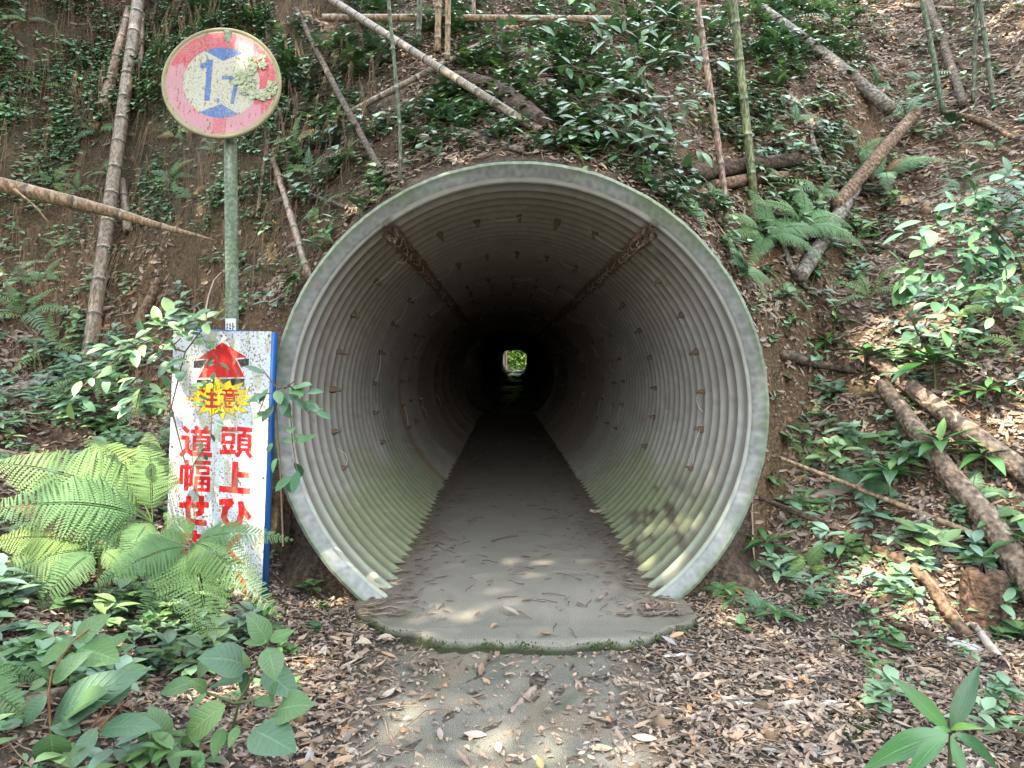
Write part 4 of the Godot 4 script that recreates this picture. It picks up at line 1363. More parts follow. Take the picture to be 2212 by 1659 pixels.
func make_plant_meshes() -> void:
	FR.fine = [frond_mesh(true, 0.30, 0.40, 27, 1), frond_mesh(true, 0.27, 0.62, 25, 2), frond_mesh(true, 0.33, 0.30, 28, 3)]
	FR.mid = [frond_mesh(false, 0.22, 0.35, 18, 4), frond_mesh(false, 0.26, 0.6, 17, 5), frond_mesh(false, 0.20, 0.2, 19, 6)]
	LV.ovate = [blade_mesh(1, 0.62, "ovate", 0.25, 0.12, 10, 0.006), blade_mesh(1, 0.7, "ovate", 0.4, 0.05, 10, 0.008), blade_mesh(1, 0.56, "ovate", 0.12, 0.2, 10, 0.005)]
	LV.lance = [blade_mesh(1, 0.27, "lance", 0.35, 0.25, 10, 0.004), blade_mesh(1, 0.31, "lance", 0.55, 0.2, 10, 0.004), blade_mesh(1, 0.25, "lance", 0.15, 0.3, 10, 0.003)]
	LV.ellip = [blade_mesh(1, 0.44, "ellip", 0.2, 0.2, 6), blade_mesh(1, 0.5, "ellip", 0.35, 0.12, 6), blade_mesh(1, 0.4, "ellip", 0.05, 0.25, 6)]
	LV.heart = [blade_mesh(1, 0.85, "heart", 0.2, 0.1, 7), blade_mesh(1, 0.78, "heart", 0.35, 0.15, 7)]

func look(f: Vector3, up: Vector3) -> Basis:   # z along f, y near up
	var z := f.normalized()
	var x := up.cross(z)
	if x.length() < 0.01: x = Vector3(1, 0, 0).cross(z)
	x = x.normalized()
	return Basis(x, z.cross(x), z)

func fern(called: String, label: String, px: float, py: float, L_px: float, n: int, fine := false, mats := [0, 2], group := "", toward := 0.5) -> Node3D:
	var p := hit(px, py)
	var L := L_px * S / F * -p.z
	var t := thing(called, label, "fern", p, group)
	var nn := hn(p.x, p.z)
	var lean := (Vector3.UP * 0.55 + nn * 0.8).normalized()
	var a0 := rnd(0, TAU)
	for k in n:
		var a := a0 + TAU * k / n + rnd(-0.3, 0.3)
		var o := Vector3(cos(a), 0, sin(a))
		o = (o - nn * o.dot(nn)).normalized()
		var f := (o + Vector3.UP * rnd(0.0, 0.4) + nn * (toward + rnd(-0.1, 0.3))).normalized()
		var s := L * rnd(0.7, 1.1)
		var m: ArrayMesh = (FR.fine if fine else FR.mid)[rng.randi() % 3]
		obj("frond", m, M.fern[4 if rng.randf() < 0.06 else mats[rng.randi() % mats.size()]], t, Transform3D(look(f, lean + nn) * Basis.from_scale(Vector3(s, s, s)), nn * 0.01))
	return t

# fronds from a crown to given tips: [px, py, depth, mat]
func fern_to(label: String, base: Array, tips: Array, group := "") -> void:
	var b := at(base[0], base[1], base[2])
	var g := h(b.x, b.z)
	var t := thing("fern", label, "fern", Vector3(b.x, g, b.z), group)
	for e in tips:
		var tip := at(e[0], e[1], maxf(e[2], base[2] - 0.28))
		var st_ := Vector3(b.x, maxf(b.y, g), b.z)
		var d := tip - st_
		var upd := (Vector3.UP * 0.6 + (EYE - tip).normalized()).normalized()
		var s := d.length() * 1.0
		var m: ArrayMesh = FR.fine[rng.randi() % 3]
		var bs := look(d + upd * s * 0.33, upd)
		obj("frond", m, M.fern[e[3]], t, Transform3D(bs * Basis.from_scale(Vector3(s * e[4] if e.size() > 4 else s, s, s)), st_ - t.position))
	if b.y > g + 0.02:
		var w := begin()
		tube(w, [Vector3.ZERO, Vector3(0, b.y - g, 0)], 0.008, 6)
		obj("stem", done(w), M.stem, t)

func rosette(called: String, label: String, px: float, py: float, L_px: float, n: int, lift_px: float, mats := [0, 1, 2], cat := "plant") -> void:
	var p := hit(px, py + lift_px)
	var k0 := S / F * -p.z
	var L := L_px * k0 * 1.25
	var hgt := lift_px * k0
	var t := thing(called, label, cat, p)
	var w := begin()
	var nn := hn(p.x, p.z)
	var lean := (Vector3(rnd(-0.1, 0.1), 1, rnd(0, 0.15)) + nn * 0.5).normalized()
	var top := lean * (hgt + 0.03)
	tube(w, [Vector3(0, -0.02, 0), top * 0.6, top], 0.006, 6, 0.8)
	obj("stem", done(w), M.stem, t)
	var a0 := rnd(0, TAU)
	n = int(n * 1.6)
	for k in n:
		var a := a0 + TAU * k * 0.382 + rnd(-0.15, 0.15)
		var f := float(k) / n
		var o := (Vector3(cos(a) * 1.3, lerpf(0.1, 1.3, f * f * f), sin(a)) + nn * 0.25).normalized()
		var s := L * lerpf(1.0, 0.55, f * f) * rnd(0.85, 1.1)
		var m: ArrayMesh = LV.lance[rng.randi() % 3]
		obj("leaf", m, M.lance[3] if f > 0.85 else M.lance[mats[rng.randi() % mats.size()]], t, Transform3D(look(o, Vector3.UP) * Basis.from_scale(Vector3(s, s, s)), top - lean * 0.03 * (1.0 - f)))

func herb(called: String, label: String, px: float, py: float, L_px: float, n: int, shape := "ovate", mats := [0, 1, 2], group := "", lift := 1.2, cat := "plant") -> void:
	var p := hit(px, py)
	var L := L_px * S / F * -p.z
	var nn := hn(p.x, p.z)
	var t := thing(called, label, cat, p, group)
	var w := begin()
	var tops: Array = []
	var ns := maxi(1, n / 4)
	for k in ns:
		var d := (Vector3(rnd(-0.8, 0.8), 1.0, rnd(-0.5, 0.8)) + nn * 0.4).normalized() * L * lift * rnd(0.6, 1.2)
		tops.append(d)
		tube(w, [Vector3.ZERO, d * 0.5 + Vector3(rnd(-0.1, 0.1), 0, rnd(-0.1, 0.1)) * L, d], 0.0025, 4, 0.6)
	obj("stem", done(w), M.stem, t)
	var arr: Array = LV[shape]
	var mm: Array = M.broad if shape != "ellip" else (M.ground if cat == "bush" else M.glossy)
	for k in n:
		var d: Vector3 = tops[k % ns]
		var f := rnd(0.45, 1.0)
		var a := rnd(0, TAU)
		var o := (Vector3(cos(a), rnd(-0.1, 0.5), sin(a)) + nn * 0.35).normalized()
		var s := L * rnd(0.6, 1.15)
		obj("leaf", arr[rng.randi() % arr.size()], mm[mats[rng.randi() % mats.size()]], t, Transform3D(look(o, Vector3.UP + nn * 0.5) * Basis.from_scale(Vector3(s, s, s)), d * f))

# a plant whose leaves and stems were read off: stems [[px, py, depth], ...], leaves [base px, py, tip px, py, depth, width factor, mat]
func drawn_plant(called: String, label: String, base: Array, stems: Array, leaves: Array, shape: String, mats: Array, stem_mat: Material, stem_r := 0.004) -> void:
	var b := at(base[0], base[1], base[2])
	var t := thing(called, label, "plant", Vector3(b.x, h(b.x, b.z), b.z))
	for s in stems:
		var w := begin()
		var pts: Array = []
		for q in s: pts.append(at(q[0], q[1], q[2]) - t.position)
		tube(w, pts, stem_r, 6, 0.6)
		obj("stem", done(w), stem_mat, t)
	for e in leaves:
		var p := at(e[0], e[1], e[4])
		var dt: float = e[4] - rnd(-0.02, 0.09)
		var q := at(e[2], e[3], dt)
		var d := q - p
		var s := d.length() * 1.08
		var up := (Vector3.UP * 0.7 + (EYE - p).normalized() * 0.8 + Vector3(rnd(-0.25, 0.25), 0, 0)).normalized()
		var wf: float = e[5]
		var m: ArrayMesh = LV[shape][rng.randi() % LV[shape].size()]
		obj("leaf", m, mats[int(e[6])], t, Transform3D(look(d + Vector3(0, s * 0.16, 0), up) * Basis.from_scale(Vector3(s * wf, s, s)), p - t.position))

func twiggy(called: String, label: String, cat: String, base: Vector3, limbs: Array, per_m: float, leaf_px: float, shape: String, mats: Array, spread := 0.09, seed_ := 1, stem := 0.006) -> void:
	# limbs: arrays of [px, py, depth]; leaves grow along them on short twigs
	rng.seed = seed_
	var t := thing(called, label, cat, base)
	for l in limbs:
		var pts: Array = []
		for q in l: pts.append(at(q[0], q[1], q[2]) - base)
		var w := begin()
		tube(w, pts, stem, 5, 0.4)
		var L := 0.0
		for k in pts.size() - 1: L += (pts[k + 1] - pts[k]).length()
		var n := int(L * per_m)
		var lf: Array = []
		for k in n:
			var f := lerpf(0.12, 1.0, (k + rng.randf()) / n) * (pts.size() - 1)
			var i := int(minf(floor(f), pts.size() - 2))
			var p: Vector3 = pts[i].lerp(pts[i + 1], f - i)
			var o := Vector3(rnd(-1, 1), rnd(-0.5, 0.8), rnd(-0.6, 1)).normalized()
			var q := p + o * spread * rnd(0.2, 1.4)
			tube(w, [p, q], stem * 0.25, 3)
			var d := (o + Vector3(rnd(-0.7, 0.7), rnd(-0.7, 0.2), rnd(-0.4, 0.7))).normalized()
			lf.append([q, d])
		obj("twig", done(w), M.twig, t)
		for e in lf:
			var depth: float = -(e[0].z + base.z)
			var s: float = leaf_px * S / F * depth * rnd(0.65, 1.2)
			obj("leaf", LV[shape][rng.randi() % LV[shape].size()], mats[rng.randi() % mats.size()], t, Transform3D(look(e[1], Vector3.UP * 0.8 + Vector3(0, 0, 0.6)) * Basis.from_scale(Vector3(s, s, s)), e[0]))

func build_plants() -> void:
	# ---- big ferns of the lower left
	fern_to("large sunlit fern spreading left of the warning board", [330, 1130, 3.05], [[-20, 1010, 3.0, 1], [-40, 1110, 2.75, 0], [10, 1215, 2.6, 1], [110, 1010, 3.2, 3], [190, 915, 3.3, 3], [320, 930, 3.25, 1], [255, 1235, 2.7, 0]])
	fern_to("big pale green fern drooping in front of the warning board", [415, 1185, 2.85], [[452, 1385, 2.35, 1, 1.5], [205, 1265, 2.45, 0], [285, 1170, 2.75, 1], [610, 1150, 2.75, 0, 0.7], [560, 1255, 2.5, 1, 1.1], [300, 1330, 2.35, 0, 1.3], [355, 1105, 2.95, 1], [530, 1140, 2.9, 2, 0.8]])
	fern_to("wide lacy fern sprawling at the left edge under the sunlit fern", [215, 1190, 2.85], [[-30, 1260, 2.7, 1, 1.2], [60, 1320, 2.6, 0, 1.1], [-20, 1180, 2.8, 3], [300, 1255, 2.8, 1], [30, 1090, 2.9, 4, 0.8]])
	fern_to("fern reaching in at the lower left edge of the picture", [-90, 1480, 2.1], [[70, 1440, 2.05, 0], [55, 1540, 1.95, 0], [-20, 1380, 2.1, 1], [60, 1620, 1.95, 2]])
	# ---- two broad-leaved plants at the bottom left
	var L := func(a: Array) -> Array:      # crop pixels to picture pixels
		var o: Array = []
		for e in a: o.append([e[0] * 0.336, 1106 + e[1] * 0.336, e[2] * 0.336, 1106 + e[3] * 0.336, e[4], e[5], e[6]])
		return o
	var SS := func(a: Array) -> Array:
		var o: Array = []
		for l in a:
			var k: Array = []
			for q in l: k.append([q[0] * 0.336, 1106 + q[1] * 0.336, q[2]])
			o.append(k)
		return o
	drawn_plant("broad_leaved_plant", "upright plant with deeply veined oval leaves at the bottom left of the path", [505, 1570, 2.12], SS.call([[[1490, 1420, 2.15], [1540, 1210, 2.1], [1650, 1010, 2.08], [1730, 835, 2.08]], [[1510, 1230, 2.1], [1330, 1160, 2.1], [1250, 1100, 2.12]], [[1510, 1230, 2.1], [1640, 1205, 2.08], [1760, 1280, 2.05]], [[1490, 1420, 2.15], [1300, 1470, 2.1], [1060, 1490, 2.05]]]),
		L.call([[1725, 835, 1605, 675, 2.08, 1.1, 0], [1735, 830, 1868, 765, 2.07, 0.8, 1], [1720, 835, 1572, 858, 2.07, 0.8, 1], [1595, 985, 1340, 930, 2.1, 1.15, 2], [1720, 870, 1770, 1060, 2.06, 1.25, 0], [1700, 1010, 1875, 1200, 2.1, 1.15, 2], [1452, 1243, 1128, 1492, 2.02, 0.75, 3], [1640, 1210, 1745, 1240, 2.08, 0.9, 0], [1770, 1285, 1932, 1232, 2.03, 1.2, 0], [1250, 1095, 1035, 1175, 2.1, 0.9, 0], [1385, 1100, 1535, 1110, 2.12, 1.0, 2], [1330, 1150, 1250, 1085, 2.09, 0.9, 3], [1330, 1165, 1240, 1250, 2.08, 0.7, 3], [1625, 1400, 1865, 1570, 1.98, 1.25, 2], [1065, 1480, 1000, 1280, 2.0, 0.9, 0], [1050, 1515, 880, 1660, 1.96, 0.75, 1], [1110, 1500, 1130, 1660, 1.98, 0.8, 0], [1530, 1380, 1478, 1512, 2.0, 0.8, 1], [1345, 900, 1290, 1070, 2.14, 0.8, 0], [1590, 1030, 1560, 1180, 2.12, 0.9, 2], [1430, 1390, 1380, 1560, 2.05, 0.8, 1], [1250, 1560, 1300, 1680, 1.98, 0.9, 0], [1760, 1300, 1780, 1380, 2.03, 0.7, 1], [1740, 1210, 1750, 1120, 2.06, 0.8, 0], [1600, 1000, 1570, 930, 2.1, 0.6, 3]]), "ovate", M.broad, M.stem, 0.0045)
	drawn_plant("broad_leaved_plant", "leafy plant with dark reddish stems and long toothed leaves in the lower left corner", [115, 1590, 2.0], SS.call([[[330, 1480, 2.0], [310, 1180, 2.02], [330, 1030, 2.05], [470, 830, 2.1], [690, 660, 2.15]], [[560, 1440, 1.98], [700, 1200, 2.0], [800, 1010, 2.03]], [[430, 1520, 1.95], [520, 1350, 1.97]], [[640, 1390, 1.98], [800, 1210, 2.0]]]),
		L.call([[335, 1095, 535, 925, 2.03, 0.75, 0], [305, 1180, 110, 1385, 1.96, 0.75, 2], [330, 1360, 700, 1085, 2.0, 0.6, 2], [440, 1295, 655, 1200, 1.98, 0.9, 0], [690, 1245, 835, 1010, 2.02, 0.85, 2], [790, 1040, 925, 1010, 2.05, 1.0, 0], [650, 1395, 960, 1400, 1.94, 0.6, 2], [620, 1385, 480, 1640, 1.92, 0.7, 2], [330, 1425, 330, 1680, 1.88, 1.05, 0], [520, 1420, 320, 1405, 1.95, 0.8, 2], [485, 830, 670, 690, 2.12, 0.9, 1], [500, 885, 700, 930, 2.1, 1.1, 1], [440, 830, 280, 985, 2.08, 0.6, 1], [300, 1090, 190, 1150, 2.02, 0.9, 0], [150, 1340, -20, 1420, 1.95, 0.7, 2], [560, 1470, 480, 1560, 1.93, 0.7, 0], [320, 1050, 210, 980, 2.05, 0.7, 0], [700, 1200, 690, 1060, 2.02, 0.7, 1]]), "ovate", M.broad, M.redstem, 0.004)
	# ---- lance-leaved plant in the lower right corner
	var RL := func(a: Array) -> Array:
		var o: Array = []
		for e in a: o.append([1469 + e[0] * 0.336, 1106 + e[1] * 0.336, 1469 + e[2] * 0.336, 1106 + e[3] * 0.336, e[4], e[5], e[6]])
		return o
	drawn_plant("lance_leaved_plant", "bright glossy long-leaved plant in the lower right corner", [2052, 1600, 1.8], [[[2052, 1650, 1.86], [2053, 1585, 1.8]]],
		RL.call([[1735, 1415, 1385, 1115, 1.78, 1.0, 1], [1740, 1415, 1940, 1010, 1.8, 0.95, 2], [1730, 1430, 1275, 1560, 1.74, 0.9, 0], [1725, 1430, 1480, 1680, 1.7, 0.85, 0], [1740, 1430, 1830, 1740, 1.68, 1.0, 0], [1745, 1425, 2170, 1660, 1.72, 0.85, 2], [1740, 1400, 1870, 1355, 1.77, 1.0, 3], [1735, 1400, 1630, 1400, 1.77, 0.9, 1]]), "lance", M.lance, M.stem, 0.007)
	# ---- other long-leaved plants on the right bank
	var rs := [[2020, 782, 92, 9, 60, "tall long-leaved plant behind the long pale log, with leaf sheen"], [1868, 768, 62, 8, 35, "long-leaved plant standing at the upper end of the pale log"], [2030, 960, 88, 8, 50, "dark long-leaved plant in front of the middle of the pale log"], [1922, 1022, 78, 7, 50, "long-leaved plant left of the pale log, above the grey plank"], [2128, 985, 70, 7, 45, "long-leaved plant right of the pale log near the right edge"], [2130, 845, 68, 7, 40, "long-leaved plant near the right edge, behind the broad log"], [1655, 1175, 60, 6, 40, "upright long-leaved plant beside the rim's lower right end"], [2215, 1160, 80, 6, 60, "long leaf cluster entering from the right edge over the log"], [1750, 590, 46, 7, 30, "small long-leaved plant on the slope right of the rim's shoulder"], [1800, 700, 42, 7, 25, "small long-leaved plant right of the rim at mid height"], [1700, 690, 40, 6, 20, "low long-leaved plant close to the rim's right side"], [1680, 1330, 46, 5, 25, "young long-leaved plant in front of the small ferns at the lower right"], [1780, 740, 44, 7, 24, "leafy plant uphill of the grey log end at right"], [1580, 1300, 34, 5, 22, "tiny long-leaved seedling at the rim's lower right foot"]]
	for e in rs: rosette("long_leaved_plant", e[5], e[0], e[1], e[2], e[3], e[4])
	# ---- oval-leaved seedlings on the right
	var hs := [[2010, 1185, 58, 9, "broad oval-leaved plant left of the stump", 1.2], [1895, 1395, 34, 6, "oval-leaved seedling in front of the dry branch", 0.8], [1935, 1415, 42, 7, "low oval-leaved plant between the sticks at the lower right", 0.8], [1740, 1310, 34, 12, "leafy low plant right of the small ferns at the lower right", 0.7], [1715, 1345, 30, 12, "dark five-leaved ground plant in front of the leafy low plant", 0.5], [1590, 1365, 34, 7, "oval-leaved seedling at the path's right edge below the rim", 1.0], [1840, 1400, 28, 5, "small round-leaved seedling near the thin brown stick", 0.8], [1870, 1330, 30, 6, "pale seedling beside the lit fern at the lower right", 1.0], [1900, 1125, 32, 8, "small leafy plant under the thin bamboo cane", 0.9], [2180, 1390, 52, 10, "heart-leaved climber at the right edge below the stump", 1.0], [2170, 1300, 44, 7, "heart-leaved climber right of the stump", 1.2], [2170, 1550, 50, 8, "soft leaves at the right edge behind the corner plant", 1.0], [1690, 1100, 30, 6, "small leafy plant beside the round brown leaf right of the pipe", 0.8], [1770, 905, 32, 9, "heart-leaved creeper right of the mossy stone", 0.7], [1800, 860, 30, 9, "low creeper uphill of the mossy stone", 0.7], [1700, 830, 26, 8, "small creeper beside the rim's right edge", 0.7], [1740, 1110, 34, 8, "leafy seedling below the grey plank", 0.9]]
	hs += [[1672, 745, 30, 9, "leafy seedling clinging beside the rim just under the small long-leaved plants", 0.9], [1668, 870, 30, 9, "leafy seedling close against the widest part of the rim", 0.9], [1690, 960, 34, 10, "leafy seedling between the rim and the pale fern", 0.9], [1660, 1050, 32, 10, "leafy seedling beside the rim above the plastic hose", 0.9], [1650, 600, 34, 10, "leafy plant on the cut soil beside the rim's right shoulder", 1.0], [1690, 660, 32, 10, "leafy plant on the cut soil right of the rim, below the ferns", 1.0]]
	for e in hs: herb("seedling", e[4], e[0], e[1], e[2], e[3], "heart" if "heart" in e[4] else "ovate", [0, 1, 2], "", e[5])
	# ---- lower-left ground plants
	var hl := [[60, 1380, 46, 12, "patch of broad heart leaves at the left edge below the ferns", 0.8], [150, 1330, 44, 12, "heart-leaved plant under the sunlit fern", 0.8], [240, 1310, 36, 10, "small-leaved plant left of the drooping fern", 0.8], [110, 1440, 50, 10, "wide-leaved plant above the lower left corner plant", 0.9], [560, 1395, 44, 8, "heart-leaved plant at the warning board's foot", 1.0], [670, 1290, 36, 10, "dark glossy seedling between the board and the pipe", 1.0], [700, 1320, 26, 10, "small creeper at the foot of the pipe's left rim", 0.7], [620, 1420, 28, 12, "low creeper right of the veined plant's top", 0.7], [690, 1370, 26, 12, "thin-leaved creeper at the path's left edge", 0.7], [400, 1420, 26, 9, "small yellow-green seedling below the drooping fern", 0.8], [330, 1450, 26, 8, "tiny seedling beside the long stick at the lower left", 0.8], [620, 1500, 30, 12, "soft small-leaved plant right of the veined plant", 0.9], [590, 1590, 30, 10, "low leaves under the veined plant at the bottom edge", 0.6], [20, 1330, 40, 10, "round leaves at the left edge under the fern", 0.8], [290, 1380, 30, 8, "small broad leaves left of the sticks", 0.8]]
	for e in hl: herb("seedling", e[4], e[0], e[1], e[2], e[3], "heart" if "heart" in e[4] else "ovate", [0, 1, 2, 3], "", e[5])
	# ---- ferns of the right bank and foot
	var fs := [[1565, 1290, 85, 6, "glossy fern at the lower right end of the rim", [0, 1], true], [1605, 1230, 70, 5, "small fern hugging the rim above the glossy fern", [0, 2], true], [1745, 1235, 78, 4, "light green fern lying right of the rim's foot", [1, 3], true], [1880, 1200, 55, 4, "pale fern over the black hose", [1], true], [1935, 1300, 90, 3, "sunlit feathery fern left of the dry branch", [1, 3], true], [1640, 1330, 70, 5, "dark wispy fern behind the young long-leaved plant", [2], true], [1640, 520, 150, 7, "large bright fern on the slope right of the rim's shoulder", [1, 0], true], [1590, 600, 110, 6, "fern directly behind the rim's right shoulder", [0, 2], true], [1720, 500, 150, 5, "broad arching fern right of the large bright fern", [0, 1], true], [1680, 640, 90, 5, "fern below the broad arching one beside the rim", [0, 1], false], [1880, 650, 105, 5, "yellow-tipped fern in the open litter right of the pipe", [0, 1], false], [2150, 680, 110, 4, "sunlit fern under the pale-leaved shrub at the right edge", [1, 3], true], [2200, 760, 100, 4, "yellow-green fern frond at the right edge", [3, 1], false], [1910, 390, 120, 6, "fern hanging beside the brown smooth log", [0, 2], true], [1850, 335, 80, 5, "fern left of the brown smooth log", [2, 0], false], [1960, 265, 100, 5, "fern over the top end of the brown smooth log", [0, 2], false], [1880, 195, 80, 4, "blue-green fern crossing the lower grey trunk", [2], false], [1990, 185, 90, 3, "arching fern on the bare slope right of the grey trunk", [0, 2], false], [1790, 60, 70, 5, "fern above the grey fallen trunk near the top edge", [0, 2], false], [1760, 430, 90, 6, "fern clump left of the overlapping logs", [2, 0], false], [1480, 470, 90, 6, "fern at the top right of the rim", [0, 2], false], [1530, 430, 70, 6, "dark fern at the foot of the orange-tan bamboo stem", [2, 0], false], [1850, 970, 85, 4, "dusty pale fern uphill of the thin cane", [2, 1], true], [1745, 985, 75, 4, "pale fern lying left of the heart-leaved creeper", [1], false], [1860, 1060, 90, 6, "dark feathery fern behind the grey plank", [2], true], [2100, 1080, 90, 5, "dark fern growing under the long pale log", [2], true], [2080, 420, 70, 4, "thin fern above the pale-leaved shrub", [2, 0], false], [2150, 330, 60, 4, "fern sprig on the bare slope at the right edge", [2], false], [1650, 290, 70, 5, "fern right of the green bamboo stem", [0, 2], false], [1710, 270, 60, 5, "fern under the crooked grey branch", [2, 0], false], [1640, 370, 60, 5, "fern behind the green bamboo stem's foot", [0, 2], false]]
	for e in fs: fern("fern", e[4], e[0], e[1], e[2], e[3], e[6], e[5])
	# ---- ferns of the left bluff
	var fl := [[60, 50, 50, 3, "blue-green fern high on the bluff in the upper left corner"], [95, 190, 48, 4, "light fern on the bluff left of the leaning poles"], [195, 180, 42, 3, "fern frond between the light fern and the leaning pole"], [215, 290, 56, 5, "fern behind the lower end of the short leaning pole"], [120, 400, 50, 5, "fern pair above the broken bamboo"], [170, 415, 46, 4, "fern right of the pair above the broken bamboo"], [240, 380, 40, 3, "small fern left of the thick leaning pole"], [385, 395, 66, 6, "fern under the round sign left of its post"], [425, 430, 50, 4, "lower fern left of the sign post"], [385, 300, 44, 4, "fern on the bluff directly left below the round sign"], [640, 320, 66, 6, "fern right of the sign post under the disc"], [680, 380, 60, 6, "fern below the one right of the sign post"], [730, 260, 60, 5, "fern beside the dark leaning branch"], [700, 470, 66, 5, "hanging fern left of the pipe's shoulder"], [760, 340, 56, 5, "fern between the dark branch and the pipe's left shoulder"], [720, 520, 60, 5, "fern at the pipe's upper left rim"], [60, 690, 100, 6, "large blue-green fern at the left edge of the slope"], [120, 760, 80, 5, "fern hanging right of the large blue-green one"], [20, 610, 70, 4, "fern at the left edge under the broken bamboo"], [230, 830, 80, 6, "drooping fern left of the vine-covered twigs"], [150, 870, 70, 5, "fern above the sawn grey log"], [330, 900, 70, 6, "dark fern behind the vine left of the board"], [370, 960, 60, 5, "fern against the board's left edge"], [650, 640, 56, 6, "fine-leaved fern behind the pipe's left rim"], [130, 540, 44, 4, "small fern under the broken bamboo"], [100, 610, 60, 5, "light green fern left of the thick leaning pole's foot"], [830, 430, 44, 5, "fern on top of the pipe's left shoulder"], [30, 130, 36, 3, "tiny fern at the left edge near the top"], [470, 330, 40, 4, "fern behind the sign post below the disc"]]
	for e in fl: fern("fern", e[4], e[0], e[1], e[2] * 1.3, e[3], false, [2, 0, 1, 0])
	# ---- mid slope
	var fm := [[1140, 130, 60, 5, "fern clump below the horizontal pole's middle"], [1080, 105, 50, 5, "fern under the horizontal pole left of the sapling"], [1230, 330, 60, 6, "yellow-green fern above the crown of the pipe"], [1310, 310, 56, 6, "fern among leaves above the pipe, right of the yellow-green one"], [1420, 330, 56, 6, "fern at the sapling's foot"], [1180, 215, 50, 5, "fern right of the rotten log"], [1020, 250, 40, 5, "fern at the lower side of the rotten log"], [1450, 260, 50, 5, "fern right of the sapling's stem"], [950, 340, 44, 5, "fern at the pipe's upper left crown"]]
	for e in fm: fern("fern", e[4], e[0], e[1], e[2], e[3], false, [0, 1, 3] if "yellow" in e[4] else [2, 0])
	# ---- broad plants of the mid slope (far: leaves about 30 px)
	var hm := [[1090, 120, 34, 14, "bluish broad-leaved bush below the horizontal pole"], [1000, 150, 30, 14, "leafy bush above the rotten log"], [1180, 110, 34, 16, "pale green bush left of the sapling's top"], [950, 215, 30, 18, "white-glinting small-leaved bush left of the rotten log"], [940, 250, 28, 20, "glossy bush under the long slanting pole"], [1000, 290, 30, 16, "bush right above the grey log"], [1080, 310, 32, 16, "broad-leaved bush on the grey log's right end"], [880, 340, 30, 16, "bush over the pipe's upper left rim"], [1150, 335, 30, 14, "leafy bush on the crown of the pipe"], [1260, 250, 32, 18, "bush left of the sapling's lower stem"], [1210, 180, 32, 16, "bush right of the rotten log's end"], [1300, 180, 30, 16, "bush behind the sapling"], [1460, 150, 30, 18, "dark bush right of the sapling's top"], [1440, 60, 30, 18, "dark bush at the top edge right of the sapling"], [1660, 120, 30, 16, "dark bush right of the green bamboo stem near the top"], [1680, 200, 30, 14, "low bush left of the crooked grey branch"], [820, 420, 30, 14, "bush beside the dark branch's lower end"], [780, 470, 32, 14, "bush at the pipe's left shoulder"], [740, 500, 28, 12, "glossy bush at the outer left shoulder of the pipe"], [760, 160, 28, 12, "bush near the left end of the crossing thin pole"], [890, 120, 26, 10, "small bush at the green stem's foot behind the pole"], [560, 60, 26, 12, "dark bush above the round sign"], [640, 170, 28, 12, "dark bush right of the round sign"], [460, 30, 26, 12, "bush at the top edge left above the round sign"], [690, 560, 30, 14, "small-leaved bush beside the pipe's left rim"], [620, 720, 30, 14, "small-leaved bush between board and rim"], [350, 130, 24, 10, "creeping bush right of the leaning pole tops"], [1560, 480, 32, 12, "broad-leaved bush behind the rim at the right shoulder"], [1870, 545, 36, 10, "broad-leaved bush over the brown branch on the right"], [1620, 690, 30, 10, "bush behind the rim's right side"], [1770, 560, 30, 8, "leafy shoot under the brown branch"], [2060, 300, 36, 8, "grey-green bush on the bare slope above the shrub"], [700, 120, 26, 12, "bush left of the dark leaning branch's top"], [1330, 345, 30, 16, "bush on the pipe crown under the sapling"], [1010, 335, 28, 14, "low bush on the pipe crown's left part"]]
	var k := 0
	for e in hm:
		herb("bush", e[4], e[0], e[1], e[2], int(e[3] * 1.3), "ellip" if k % 3 != 1 else "ovate", [0, 1, 2, 3, 0], "", 1.7, "bush")
		k += 1
	# ---- sapling over the crown of the pipe
	var sb := hit(1390, 372)
	var zd := -sb.z - 0.05
	twiggy("sapling", "leafy dark green sapling standing on the crown of the pipe", "sapling", sb, [[[1390, 372, zd], [1388, 280, zd], [1392, 190, zd - 0.05], [1352, 60, zd], [1340, -60, zd]], [[1388, 300, zd], [1300, 270, zd - 0.1], [1230, 300, zd - 0.15], [1190, 330, zd - 0.2]], [[1390, 270, zd], [1450, 230, zd - 0.1], [1520, 200, zd - 0.1]], [[1390, 210, zd], [1290, 160, zd], [1220, 140, zd]], [[1388, 240, zd], [1320, 210, zd - 0.15], [1260, 215, zd - 0.2]], [[1360, 90, zd], [1280, 50, zd - 0.1], [1200, 40, zd - 0.1], [1150, 60, zd - 0.1]], [[1356, 75, zd], [1440, 40, zd - 0.1], [1520, 60, zd - 0.15]], [[1385, 150, zd], [1450, 120, zd - 0.1], [1530, 130, zd - 0.1]], [[1388, 320, zd], [1440, 310, zd - 0.1], [1500, 320, zd - 0.1]], [[1345, 10, zd], [1270, -10, zd]], [[1390, 340, zd], [1320, 330, zd - 0.15], [1280, 360, zd - 0.2]]], 52, 36, "ellip", [M.glossy[0], M.glossy[1], M.ground[0], M.broad[0]], 0.10, 31)
	# ---- pale-leaved shrub on the right
	var shb := hit(2230, 690)
	var z2 := -shb.z - 0.25
